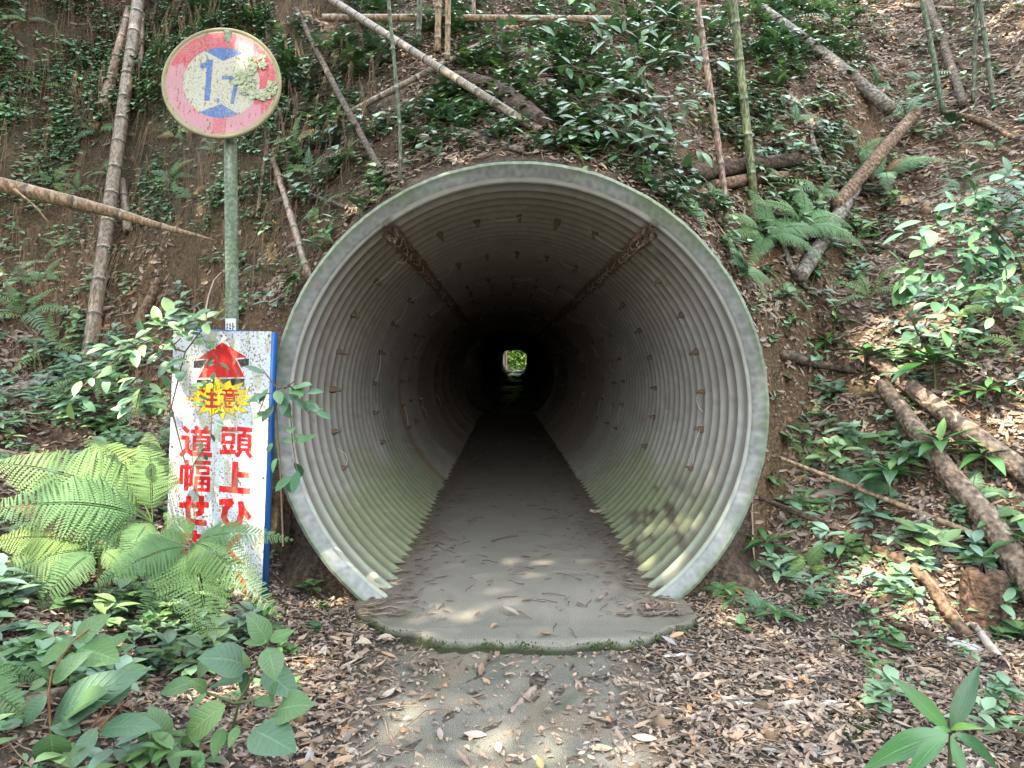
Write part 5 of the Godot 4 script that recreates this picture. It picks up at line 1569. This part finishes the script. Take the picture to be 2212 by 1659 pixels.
	twiggy("shrub", "glossy shrub with pale shining leaves hanging in from the right edge", "shrub", shb, [[[2240, 690, z2 + 0.2], [2200, 560, z2], [2140, 480, z2], [2060, 470, z2], [1990, 500, z2]], [[2200, 560, z2], [2100, 560, z2], [2010, 590, z2 - 0.05], [1945, 610, z2 - 0.05]], [[2230, 600, z2], [2180, 480, z2], [2150, 420, z2], [2080, 440, z2]], [[2260, 500, z2], [2210, 400, z2], [2160, 380, z2]], [[2190, 580, z2], [2100, 630, z2 - 0.05], [2020, 650, z2 - 0.05]], [[2150, 500, z2], [2080, 530, z2], [2000, 545, z2]], [[2250, 640, z2], [2200, 640, z2 - 0.1], [2120, 690, z2 - 0.1]], [[2260, 450, z2], [2190, 450, z2 - 0.1], [2120, 500, z2 - 0.1]]], 56, 46, "ellip", [M.glossy[0], M.glossy[0], M.glossy[2], M.glossy[1]], 0.09, 37)
	twiggy("shrub", "small offshoot with shining leaves below the pale-leaved shrub", "shrub", hit(1985, 725), [[[1985, 725, 3.6], [1970, 690, 3.55], [1960, 680, 3.5]], [[1985, 725, 3.6], [2010, 705, 3.55], [2050, 700, 3.5]]], 60, 40, "ellip", [M.glossy[1], M.glossy[3]], 0.06, 38)
	# ---- climbers on the warning board
	var vb := at(425, 1290, 3.22)
	twiggy("vine", "leafy climber spilling over the upper left corner of the warning board", "vine", Vector3(vb.x - 0.12, h(vb.x - 0.12, vb.z), vb.z), [[[400, 1000, 3.3], [370, 880, 3.28], [400, 760, 3.22], [445, 700, 3.2], [430, 690, 3.18], [370, 710, 3.1], [300, 745, 3.05], [235, 765, 3.0]], [[400, 760, 3.22], [330, 740, 3.1], [260, 770, 3.02], [200, 815, 2.95], [150, 860, 2.9]], [[390, 730, 3.2], [330, 790, 3.1], [300, 850, 3.1], [290, 900, 3.1]], [[430, 700, 3.2], [370, 700, 3.12], [330, 690, 3.05]], [[400, 700, 3.2], [440, 680, 3.25], [425, 660, 3.3]]], 44, 42, "ellip", [M.glossy[1], M.glossy[3], M.glossy[0]], 0.05, 41, 0.004)
	twiggy("vine", "thin climber trailing down the face of the warning board", "vine", Vector3(vb.x, h(vb.x, vb.z + 0.03), vb.z + 0.06), [[[398, 1055, 3.2], [420, 1000, 3.2], [455, 950, 3.2], [458, 880, 3.2], [462, 820, 3.19], [470, 775, 3.19], [440, 735, 3.19], [430, 700, 3.19]]], 34, 24, "ellip", [M.glossy[0], M.glossy[2]], 0.02, 43, 0.003)
	twiggy("vine", "climber with dark glossy leaves bridging the board and the pipe's rim", "vine", at(600, 1200, 3.25), [[[612, 1180, 3.25], [605, 1000, 3.22], [596, 880, 3.2], [600, 840, 3.15], [625, 835, 3.12], [650, 870, 3.1], [680, 912, 3.1]], [[600, 850, 3.15], [575, 850, 3.1], [560, 890, 3.1]], [[600, 840, 3.15], [580, 815, 3.12], [570, 800, 3.12]], [[615, 840, 3.15], [640, 820, 3.12]], [[625, 870, 3.15], [632, 960, 3.15], [645, 1040, 3.15]]], 22, 46, "ellip", [M.glossy[0], M.glossy[1], M.glossy[2]], 0.035, 47, 0.004)
	# bare shoot above the board
	var w := begin()
	var b0 := at(440, 690, 3.35)
	var pp: Array = []
	for q in [[440, 690], [450, 640], [462, 605], [478, 588]]: pp.append(at(q[0], q[1], 3.35) - b0)
	tube(w, pp, 0.004, 5, 0.5)
	tag(obj("twig", done(w), mat(lin(0.4, 0.34, 0.3), 0.8), self, Transform3D(Basis.IDENTITY, b0)), "bare pale shoot rising beside the sign post above the board", "twig")

# ---------------------------------------------------------------- things nobody could count
func scatter(called: String, mesh: Mesh, m: Material, xfs: Array, cols: Array) -> MultiMeshInstance3D:
	var mm := MultiMesh.new()
	mm.transform_format = MultiMesh.TRANSFORM_3D
	mm.use_colors = cols.size() > 0
	mm.mesh = mesh
	mm.instance_count = xfs.size()
	for k in xfs.size():
		mm.set_instance_transform(k, xfs[k])
		if cols.size(): mm.set_instance_color(k, cols[k])
	var o := MultiMeshInstance3D.new()
	o.name = numbered(self, called)
	o.multimesh = mm
	o.material_override = m
	o.set_meta("kind", "stuff")
	add_child(o)
	return o

const LITTER := [Color(0.34, 0.24, 0.165), Color(0.24, 0.155, 0.10), Color(0.34, 0.265, 0.215), Color(0.35, 0.285, 0.225), Color(0.18, 0.125, 0.088), Color(0.28, 0.185, 0.125), Color(0.40, 0.285, 0.20), Color(0.20, 0.135, 0.10)]

func litter_color() -> Color:
	var c: Color = LITTER[rng.randi() % LITTER.size()] * rnd(0.68, 1.08)
	c = c.lerp(Color(0.2, 0.19, 0.18) * rnd(0.6, 1.5), 0.35 * rng.randf())
	if rng.randf() < 0.012: c = Color(0.40, 0.19, 0.08)
	return c

func curled(L: float, W: float, curl: float, bend: float) -> ArrayMesh:
	var st := begin()
	var nl := 4
	for j in nl:
		for i in 2:
			var q: Array = []
			for e in [[j, i], [j, i + 1], [j + 1, i], [j + 1, i + 1]]:
				var t: float = float(e[0]) / nl
				var w: float = W * 0.5 * pow(maxf(sin(PI * clampf(t, 0.02, 0.98)), 0.0), 0.8)
				var x: float = (e[1] - 1.0) * w
				q.append(Vector3(x, absf(e[1] - 1.0) * w * curl + bend * L * (t - 0.5) * (t - 0.5), (t - 0.5) * L))
			for k in [0, 1, 2, 1, 3, 2]:
				st.set_color(Color.WHITE)
				st.add_vertex(q[k])
	st.generate_normals()
	return st.commit()

func build_litter() -> void:
	rng.seed = 99
	var meshes := [curled(0.085, 0.030, 0.7, 0.5), curled(0.095, 0.020, 0.9, 0.2), curled(0.065, 0.034, 0.4, -0.6), curled(0.045, 0.022, 0.5, 0.6)]
	var xf: Array = [[], [], [], []]
	var co: Array = [[], [], [], []]
	var tx: Array = []
	var tc: Array = []
	for i in 280000:
		var x := rnd(-5.4, 6.2)
		var z := rnd(-9.8, -0.9)
		var near := z > -3.7
		var d := -3.55 - z
		if absf(x - XC) < 1.23 and d > -0.02 and d < 0.38: continue
		if absf(x - XC) < 0.80 and z < floor_edge(x) + 0.02 and z > -3.6: continue
		var y := h(x, z)
		var p := Vector3(x, y, z)
		if not in_view(p, 0.08): continue
		var nn := hn(x, z)
		var dens := ss(0.35, 0.75, nn.y) * 0.8 + (0.2 if x < 0 else 0.75)
		dens *= 0.35 + 0.7 * ss(-0.25, 0.2, n1.get_noise_2d(x * 1.3 + 7, z * 1.3))
		if near:
			var c := absf(x - (XC - 0.08))
			if c < 0.62: dens *= lerpf(0.06, 0.7, ss(0.22, 0.6, c + 0.18 * n1.get_noise_2d(x * 2, z * 2)))
		if x < -0.9: dens *= lerpf(1.0, 0.3, ss(1.7, 2.6, y))
		if rng.randf() > dens: continue
		var up := (nn + Vector3(rnd(-0.45, 0.45), rnd(-0.1, 0.3), rnd(-0.45, 0.45))).normalized()
		var a := rnd(0, TAU)
		var b := look(Vector3(cos(a), 0, sin(a)) - up * up.dot(Vector3(cos(a), 0, sin(a))), up)
		if rng.randf() < 0.12:
			var s := rnd(0.5, 1.6)
			tx.append(Transform3D(b * Basis.from_scale(Vector3(1, 1, s)), p + nn * rnd(0.003, 0.02)))
			tc.append(Color(0.16, 0.11, 0.08) * rnd(0.5, 1.9))
			continue
		var k := rng.randi() % 4
		if near and rng.randf() < 0.5: k = 3
		var s := rnd(0.3, 1.05) * (0.78 if near else 0.86)
		xf[k].append(Transform3D(b * Basis.from_scale(Vector3(s, s, s)), p + nn * rnd(0.002, 0.022)))
		co[k].append(litter_color())
	for k in 4: tag(scatter("leaf_litter", meshes[k], M.litter, xf[k], co[k]), "", "", "", "stuff")
	var st := begin()
	tube(st, [Vector3(0, 0, -0.06), Vector3(0.006, 0.004, -0.02), Vector3(-0.004, 0.003, 0.03), Vector3(0, 0, 0.07)], 0.0022, 4, 0.6)
	var tm := done(st)
	tag(scatter("dead_twigs", tm, vmat(0.85), tx, tc), "", "", "", "stuff")
	var cx: Array = []
	var cc: Array = []
	for i in 40000:
		var z := rnd(-4.2, -1.2)
		var x := rnd(-2.6, 2.8)
		if absf(x - XC) < 0.80 and z < floor_edge(x) + 0.02: continue
		if absf(x - XC) < 1.3 and z < -3.5: continue
		var p := Vector3(x, h(x, z), z)
		if not in_view(p, 0.05): continue
		var c := absf(x - (XC - 0.08))
		if rng.randf() > lerpf(0.22, 1.0, ss(0.25, 0.7, c + 0.2 * n1.get_noise_2d(x * 2, z * 2))): continue
		var up := Vector3(rnd(-0.5, 0.5), 1, rnd(-0.5, 0.5)).normalized()
		var s := rnd(0.12, 0.5)
		cx.append(Transform3D(look(Vector3(rnd(-1, 1), 0, rnd(-1, 1)) + Vector3(0.01, 0, 0), up) * Basis.from_scale(Vector3(s * rnd(0.5, 1.4), s, s)), p + Vector3(0, rnd(0.004, 0.02), 0)))
		cc.append(litter_color())
	tag(scatter("leaf_crumbs", meshes[2], M.litter, cx, cc), "", "", "", "stuff")
	# leaves, needles and chips blown into the tunnel along both walls
	var lx: Array = []
	var lc: Array = []
	for i in 1200:
		var z := -3.2 - 8.0 * pow(rng.randf(), 1.7)
		var side := -1.0 if rng.randf() < 0.4 else 1.0
		var x := XC + side * (0.74 - absf(rng.randfn(0, 0.16)))
		if rng.randf() < 0.07: x = XC + rnd(-0.7, 0.7)
		if absf(x - XC) > 0.76: continue
		var a := rnd(0, TAU)
		var s := rnd(0.25, 0.75)
		lx.append(Transform3D(Basis(Vector3.UP, a) * Basis.from_scale(Vector3(s, s, s)), Vector3(x, 0.008, z)))
		lc.append(litter_color() * 0.85)
	tag(scatter("floor_debris", meshes[1], M.litter, lx, lc), "", "", "", "stuff")
	lx = []; lc = []
	for i in 150:
		var z := -2.95 - 5.0 * pow(rng.randf(), 1.4)
		var x := XC + rnd(-0.72, 0.72)
		lx.append(Transform3D(Basis(Vector3.UP, rnd(0, TAU)) * Basis.from_scale(Vector3(1, 1, rnd(0.3, 1.0))), Vector3(x, 0.006, z)))
		lc.append(Color(0.12, 0.085, 0.065) * rnd(0.5, 1.6))
	tag(scatter("floor_twigs", tm, vmat(0.85), lx, lc), "", "", "", "stuff")
	# larger single leaves in the foreground
	rng.seed = 7
	var big := [curled(0.085, 0.036, 0.5, 0.4), curled(0.10, 0.030, 0.8, 0.3), curled(0.07, 0.042, 0.3, -0.5)]
	var bm: Array = []
	for c in [Color(0.36, 0.25, 0.18), Color(0.38, 0.24, 0.145), Color(0.33, 0.275, 0.23), Color(0.25, 0.155, 0.10), Color(0.40, 0.33, 0.26), Color(0.29, 0.27, 0.26)]:
		var m := mat(lin(c.r, c.g, c.b), 0.6)
		bm.append(m)
	for i in 110:
		var px := rnd(640, 1950)
		var py := rnd(1400, 1655)
		if i >= 14 and px > 860 and px < 1380 and rng.randf() < 0.8: px += 520.0 if px > 1120 else -260.0
		if i < 14:
			px = rnd(880, 1400); py = rnd(1300, 1640)
		var p := hit(px, py)
		if absf(p.x - XC) < 0.8 and p.z < -2.88: p.y = 0.004
		var a := rnd(0, TAU)
		var up := Vector3(rnd(-0.3, 0.3), 1, rnd(-0.2, 0.35)).normalized()
		var f := Vector3(cos(a), 0, sin(a))
		var s := rnd(0.65, 1.1)
		var side := "right" if px > 1300 else ("left" if px < 980 else "middle")
		var o := obj("fallen_leaf", big[i % 3], bm[rng.randi() % bm.size()], self, Transform3D(look(f - up * f.dot(up), up) * Basis.from_scale(Vector3(s, s, s)), p + Vector3(0, 0.006, 0)))
		tag(o, {"right": "dry brown leaf lying among bark right of the path", "left": "dry brown leaf in the litter left of the path", "middle": "dry curled leaf lying on the bare middle of the path"}[side], "leaf", "fallen leaves " + {"right": "right of the path", "left": "left of the path", "middle": "on the path"}[side])

func build_undergrowth() -> void:
	rng.seed = 55
	var st := begin()
	for k in 9:
		var a := TAU * k * 0.382
		var o := Vector3(cos(a), rnd(0.0, 0.8), sin(a)).normalized()
		blade(st, Transform3D(look(o, Vector3.UP), Vector3(rnd(-0.02, 0.02), rnd(0.02, 0.09), rnd(-0.02, 0.02))), rnd(0.05, 0.085), rnd(0.02, 0.034), "ellip", 0.3, 0.15, 4)
	st.index(); st.generate_normals()
	var clump := st.commit()
	st = begin()
	for k in 12:
		var a := TAU * k * 0.382
		var o := Vector3(cos(a), rnd(0.1, 0.9), sin(a)).normalized()
		blade(st, Transform3D(look(o, Vector3.UP), Vector3(rnd(-0.05, 0.05), rnd(0.01, 0.06), rnd(-0.05, 0.05))), rnd(0.022, 0.045), rnd(0.014, 0.026), "ovate", 0.3, 0.15, 3)
	st.index(); st.generate_normals()
	var small := st.commit()
	var xa: Array = [[], [], [], [], []]
	var xs: Array = []
	for i in 80000:
		var x := rnd(-5.2, 6)
		var z := rnd(-9.6, -1.4)
		var d := -3.55 - z
		if absf(x - XC) < 1.3 and d > -0.6 and d < 0.42: continue
		if absf(x - XC) < 0.95 and z > -3.6: continue
		var p := Vector3(x, h(x, z), z)
		if not in_view(p, 0.05): continue
		var q := pxy(p)
		var n := 0.5 + 0.5 * n1.get_noise_2d(x * 1.1 + 30, z * 1.1)
		var m := 0.0
		# wooded middle, thinner right, patchy bluff
		m = maxf(m, ss(820, 950, q.x) * ss(1560, 1440, q.x) * ss(-10, 70, q.y) * 0.30)
		m = maxf(m, ss(1480, 1560, q.x) * ss(1960, 1700, q.x) * ss(640, 480, q.y) * 0.36)
		m = maxf(m, ss(700, 560, q.x) * ss(620, 200, q.y) * 0.75)
		m = maxf(m, ss(560, 680, q.x) * ss(900, 800, q.x) * ss(560, 420, q.y) * 0.22)
		m = maxf(m, ss(400, 200, q.x) * ss(700, 760, q.y) * ss(1000, 930, q.y) * 0.25)
		m = maxf(m, ss(640, 560, q.x) * ss(1230, 1290, q.y) * ss(1560, 1480, q.y) * 0.3)
		m = maxf(m, (0.10 if q.x > 1650 else 0.08) if q.y > 560 else 0.04)
		if rng.randf() > m * ss(0.3, 0.62, n) * 1.5: continue
		var nn := hn(x, z)
		var up := (Vector3.UP + nn * 0.8).normalized()
		var s := rnd(0.5, 1.7)
		if q.x > 1650 and q.y > 1330 and rng.randf() < 0.75: continue
		var b := Basis(Quaternion(Vector3.UP, up)) * Basis(Vector3.UP, rnd(0, TAU)) * Basis.from_scale(Vector3(s, s, s))
		if (q.x < 600 and q.y < 560) or rng.randf() < 0.3: xs.append(Transform3D(b, p))
		else: xa[rng.randi() % 5].append(Transform3D(b, p))
	for k in 5: tag(scatter("undergrowth", clump, [M.ground[0], M.ground[1], M.ground[2], M.ground[3], M.broad[1]][k], xa[k], []), "", "", "", "stuff")
	tag(scatter("creeping_cover", small, M.glossy[1], xs, []), "", "", "", "stuff")
	# fine roots hanging on the bluff and thin dead stalks
	st = begin()
	for k in 3:
		var x := rnd(-0.02, 0.02)
		tube(st, [Vector3(x, 0.25, 0), Vector3(x + rnd(-0.02, 0.02), 0.1, 0.01), Vector3(x + rnd(-0.02, 0.02), -0.08, 0.015), Vector3(x + rnd(-0.04, 0.04), -0.28, 0.01)], 0.0014, 3)
	var rm := done(st)
	var rx: Array = []
	var rc: Array = []
	for i in 2600:
		var x := rnd(-5, -0.9)
		var z := rnd(-8, -4.2)
		var nn := hn(x, z)
		var p := Vector3(x, h(x, z), z)
		if not in_view(p): continue
		var keep := ss(0.8, 0.55, nn.y) * 0.8
		if rng.randf() > keep: continue
		rx.append(Transform3D(look(nn * Vector3(1, 0.2, 1), Vector3.UP) * Basis(Vector3(0, 0, 1), rnd(-0.35, 0.35)) * Basis.from_scale(Vector3.ONE * rnd(0.4, 1.3)), p + nn * 0.03))
		rc.append(Color(0.15, 0.10, 0.06) * rnd(0.4, 1.5))
	tag(scatter("hanging_roots", rm, vmat(0.9), rx, rc), "", "", "", "stuff")
	st = begin()
	for j in 4:
		for i in 6:
			var q: Array = []
			for e in [[j, i], [j, i + 1], [j + 1, i], [j + 1, i + 1]]:
				var b: float = PI * e[0] / 4.0
				var a: float = TAU * (e[1] % 6) / 6.0
				var o := Vector3(sin(b) * cos(a), cos(b) * 0.7, sin(b) * sin(a))
				q.append(o * (1.0 + 0.5 * n2.get_noise_3d(o.x, o.y, o.z)))
			for v in [0, 1, 2, 1, 3, 2]: st.add_vertex(q[v])
	st.generate_normals()
	var clod := st.commit()
	var kx: Array = []
	var kc: Array = []
	for i in 9000:
		var x := rnd(-5, 5.8)
		var z := rnd(-9, -1.5)
		if absf(x - XC) < 1.3 and z < -2.8: continue
		var p := Vector3(x, h(x, z), z)
		if not in_view(p): continue
		kx.append(Transform3D(Basis(Vector3(rnd(-1, 1), rnd(-1, 1), 0.3).normalized(), rnd(0, TAU)) * Basis.from_scale(Vector3.ONE * 0.006 / pow(rng.randf() + 0.03, 0.6)), p))
		kc.append(Color(0.15, 0.10, 0.062) * rnd(0.5, 1.5))
	tag(scatter("soil_clods", clod, vmat(0.95), kx, kc), "", "", "", "stuff")
	# moss along the edge of the concrete floor and on the bank
	st = begin()
	for k in 7:
		var a := TAU * k / 7.0
		var o := Vector3(cos(a) * 0.5, 1, sin(a) * 0.5).normalized()
		blade(st, Transform3D(look(o, Vector3(cos(a), 0, sin(a))), Vector3.ZERO), 0.012, 0.006, "ellip", 0.2, 0.1, 2)
	st.generate_normals()
	var ms := st.commit()
	var mx: Array = []
	for i in 900:
		var f := rnd(-1, 1)
		var x := XC + f * 0.8
		var edge := floor_edge(x)
		if n2.get_noise_2d(x * 2, 50) < 0.05 and rng.randf() < 0.9: continue
		mx.append(Transform3D(Basis(Vector3.UP, rnd(0, TAU)) * Basis.from_scale(Vector3.ONE * rnd(0.5, 1.0)), Vector3(x, rnd(-0.03, -0.003), edge + rnd(-0.01, 0.03) * (1.0 + rng.randf()))))
	for i in 900:
		var p := hit(1858 + rng.randfn(0, 14), 1562 + rng.randfn(0, 12))
		mx.append(Transform3D(Basis(Vector3.UP, rnd(0, TAU)) * Basis.from_scale(Vector3.ONE * rnd(0.6, 1.2)), p))
	tag(scatter("moss", ms, M.moss, mx, []), "", "", "", "stuff")
	# mossy stones
	for e in [[1722, 935, 0.085, "round mossy stone right of the pipe", 1.0], [585, 575, 0.22, "mossy rock face on the bluff behind the sign post", 0.5], [640, 560, 0.12, "smaller mossy rock beside the pipe's left rim", 0.6], [265, 1640, 0.10, "grey stone half hidden under leaves at the bottom edge", 0.6]]:
		var p := hit(e[0], e[1])
		var sm := begin()
		for j in 13:
			for i in 25:
				var a := TAU * i / 24.0
				var b := PI * j / 12.0
				var o := Vector3(sin(b) * cos(a), cos(b) * 0.8, sin(b) * sin(a))
				var n: float = 1.0 + 0.35 * n1.get_noise_3d(o.x * 1.2 + e[0], o.y * 1.2, o.z * 1.2) + 0.08 * n2.get_noise_3d(o.x * 4, o.y * 4, o.z * 4)
				var g := ss(-0.2, 0.3, o.y + 0.6 * n2.get_noise_3d(o.x * 2, o.y * 2, o.z * 2))
				sm.set_color(Color(0.22, 0.17, 0.11).lerp(Color(0.085, 0.10, 0.028), g * (0.15 if "grey" in e[3] else 1.0)))
				sm.add_vertex(o * n * e[2] * Vector3(1.25, e[4], 1))
		for j in 12:
			for i in 24:
				var q := j * 25 + i
				for v in [q, q + 1, q + 25, q + 1, q + 26, q + 25]: sm.add_index(v)
		sm.generate_normals()
		tag(obj("mossy_stone", sm.commit(), M.soil, self, Transform3D(Basis.IDENTITY, p - hn(p.x, p.z) * e[2] * (0.2 if e[4] > 0.9 else 0.55))), e[3], "stone")

func build_far_bush() -> void:
	rng.seed = 71
	var t := thing("sunlit_bush", "sunlit green bushes seen through the far end of the tunnel", "bush", Vector3(0.6, 0.85, -45.0))
	var w := begin()
	for k in 7: tube(w, [Vector3(rnd(-1.5, 1.5), 0, rnd(-0.5, 0.5)), Vector3(rnd(-2, 2), 1.6, 0), Vector3(rnd(-2.5, 2.5), 3.2, rnd(-0.4, 0.6))], 0.03, 5, 0.4)
	obj("branches", done(w), M.twig, t)
	var st := begin()
	blade(st, Transform3D.IDENTITY, 0.16, 0.08, "ellip", 0.25, 0.1, 4)
	st.index(); st.generate_normals()
	var mm := MultiMesh.new()
	mm.transform_format = MultiMesh.TRANSFORM_3D
	mm.mesh = st.commit()
	mm.instance_count = 20000
	for k in 20000:
		var p := Vector3(rng.randfn(0, 1.6), rnd(0.0, 3.8), rng.randfn(0, 0.6))
		var s := rnd(0.6, 1.4)
		mm.set_instance_transform(k, Transform3D(look(Vector3(rnd(-1, 1), rnd(-0.6, 0.5), rnd(-1, 1)), Vector3.UP) * Basis.from_scale(Vector3.ONE * s), p))
	var o := MultiMeshInstance3D.new()
	o.name = "foliage"
	o.multimesh = mm
	o.material_override = plain_leaf(lin(0.075, 0.16, 0.015), 0.7, 0.9)
	o.set_meta("kind", "stuff")
	t.add_child(o)

func build_canopy() -> void:
	# unseen trees added as a sun screen; crown gaps put sun on chosen spots
	rng.seed = 88
	var spots := [at(150, 1150, 2.9), at(230, 1050, 3.0), at(320, 1000, 3.1), at(60, 1200, 2.7), at(270, 760, 3.0), at(1050, 1600, 2.0), at(1010, 1640, 1.95), at(300, 1270, 2.6), hit(2010, 760), hit(2100, 830), hit(1950, 720), hit(2190, 30), at(440, 1300, 2.5), hit(2150, 930), hit(1950, 1250)]
	var radii := [0.34, 0.30, 0.25, 0.35, 0.22, 0.13, 0.12, 0.24, 0.32, 0.30, 0.22, 0.3, 0.14, 0.2, 0.22]
	var leaf := begin()
	for k in 5:
		var o := Vector3(rnd(-1, 1), rnd(-0.4, 0.3), rnd(-1, 1)).normalized()
		blade(leaf, Transform3D(look(o, Vector3.UP), Vector3(rnd(-0.12, 0.12), rnd(-0.05, 0.05), rnd(-0.12, 0.12))), 0.19, 0.085, "ellip", 0.25, 0.1, 3)
	leaf.index(); leaf.generate_normals()
	var lm := leaf.commit()
	var mid := Vector3(0.4, 1.3, -3.6) + SUN * 10.0
	var roots := [Vector3(-8.0, 0.3, 3.0), Vector3(-3.0, 0.0, 6.5), Vector3(-7.5, 0.8, -1.0)]
	for k in 3:
		var r: Vector3 = roots[k]
		r.y = h(r.x, r.z)
		var t := thing("unseen_shade_tree", ["unseen tall broadleaf tree left of the viewpoint, crown added to shade the view", "unseen tall broadleaf tree behind the viewpoint, crown added to shade the view", "unseen tall broadleaf tree beside the left bluff, crown added to shade the view"][k], "tree", r)
		var w := begin()
		var top: Vector3 = mid + Vector3([-1.5, 1.5, -0.5][k], -1.0, [1.0, 1.2, -2.2][k]) - r
		tube(w, [Vector3(0, -0.2, 0), Vector3(top.x * 0.15, 3.5, top.z * 0.15), Vector3(top.x * 0.6, 6.6, top.z * 0.6), top], 0.2, 10, 0.35)
		for q in 9:
			var b0 := Vector3(top.x * 0.6, 6.6, top.z * 0.6).lerp(top, rng.randf())
			tube(w, [b0, b0 + Vector3(rnd(-2.5, 2.5), rnd(0.2, 1.2), rnd(-2.5, 2.5))], 0.05, 6, 0.3)
		obj("trunk", done(w), M.twig, t)
		var xs: Array = []
		for i in 12000:
			var p := mid + Vector3(rnd(-6.3, 6.3), rnd(-1.3, 1.3), rnd(-5.6, 5.6))
			if i % 3 != k: continue
			var open := false
			for e in spots.size():
				var v: Vector3 = p - spots[e]
				var dist := (v - SUN * v.dot(SUN)).length()
				if dist < radii[e] + 0.10 and rng.randf() < 0.97: open = true  # leaves left out so the sun reaches the wanted spots
			if open: continue
			xs.append(Transform3D(Basis(Vector3.UP, rnd(0, TAU)) * Basis.from_scale(Vector3.ONE * rnd(0.8, 1.4)), p - r))
		var mm := MultiMesh.new()
		mm.transform_format = MultiMesh.TRANSFORM_3D
		mm.mesh = lm
		mm.instance_count = xs.size()
		for i in xs.size(): mm.set_instance_transform(i, xs[i])
		var o := MultiMeshInstance3D.new()
		o.name = "crown"
		o.multimesh = mm
		o.material_override = M.glossy[1]
		o.set_meta("kind", "stuff")
		t.add_child(o)

func _ready() -> void:
	var cam := Camera3D.new()
	cam.name = "camera"
	cam.fov = rad_to_deg(2.0 * atan(384.0 / F))
	cam.far = 400.0
	cam.near = 0.05
	cam.transform = Transform3D(cam_basis, EYE)
	add_child(cam)
	cam.current = true
	var env := Environment.new()
	env.background_mode = Environment.BG_SKY
	env.tonemap_mode = Environment.TONE_MAPPER_LINEAR
	env.tonemap_exposure = 8.6
	env.sdfgi_enabled = true
	env.ssao_enabled = true
	env.ssil_enabled = true
	var sm := ProceduralSkyMaterial.new()
	sm.sky_top_color = Color(0.83, 0.87, 0.91)
	sm.sky_horizon_color = Color(0.95, 0.94, 0.90)
	sm.ground_bottom_color = Color(0.25, 0.22, 0.18)
	sm.ground_horizon_color = Color(0.5, 0.5, 0.46)
	sm.sky_energy_multiplier = 1.0
	var sky := Sky.new()
	sky.sky_material = sm
	env.sky = sky
	var we := WorldEnvironment.new()
	we.name = "world_environment"
	we.environment = env
	add_child(we)
	var sun := DirectionalLight3D.new()
	sun.name = "sun"
	sun.light_color = Color(1.0, 0.95, 0.86)
	sun.light_energy = 0.65
	sun.light_angular_distance = 0.5
	sun.shadow_enabled = true
	add_child(sun)
	sun.look_at_from_position(SUN * 10.0, Vector3.ZERO, Vector3.UP)

	rng.seed = 12
	n1.seed = 1; n1.frequency = 1.1; n1.fractal_octaves = 3
	n2.seed = 2; n2.frequency = 3.2; n2.fractal_octaves = 3
	n3.seed = 3; n3.frequency = 9.0; n3.fractal_octaves = 2
	make_materials()
	build_ground()
	build_floors()
	build_pipe()
	build_rock_tunnel()
	rng.seed = 21
	build_round_sign()
	build_board()
	rng.seed = 22
	build_poles()
	build_chips()
	make_plant_meshes()
	rng.seed = 23
	build_plants()
	build_litter()
	build_undergrowth()
	build_far_bush()
	build_canopy()
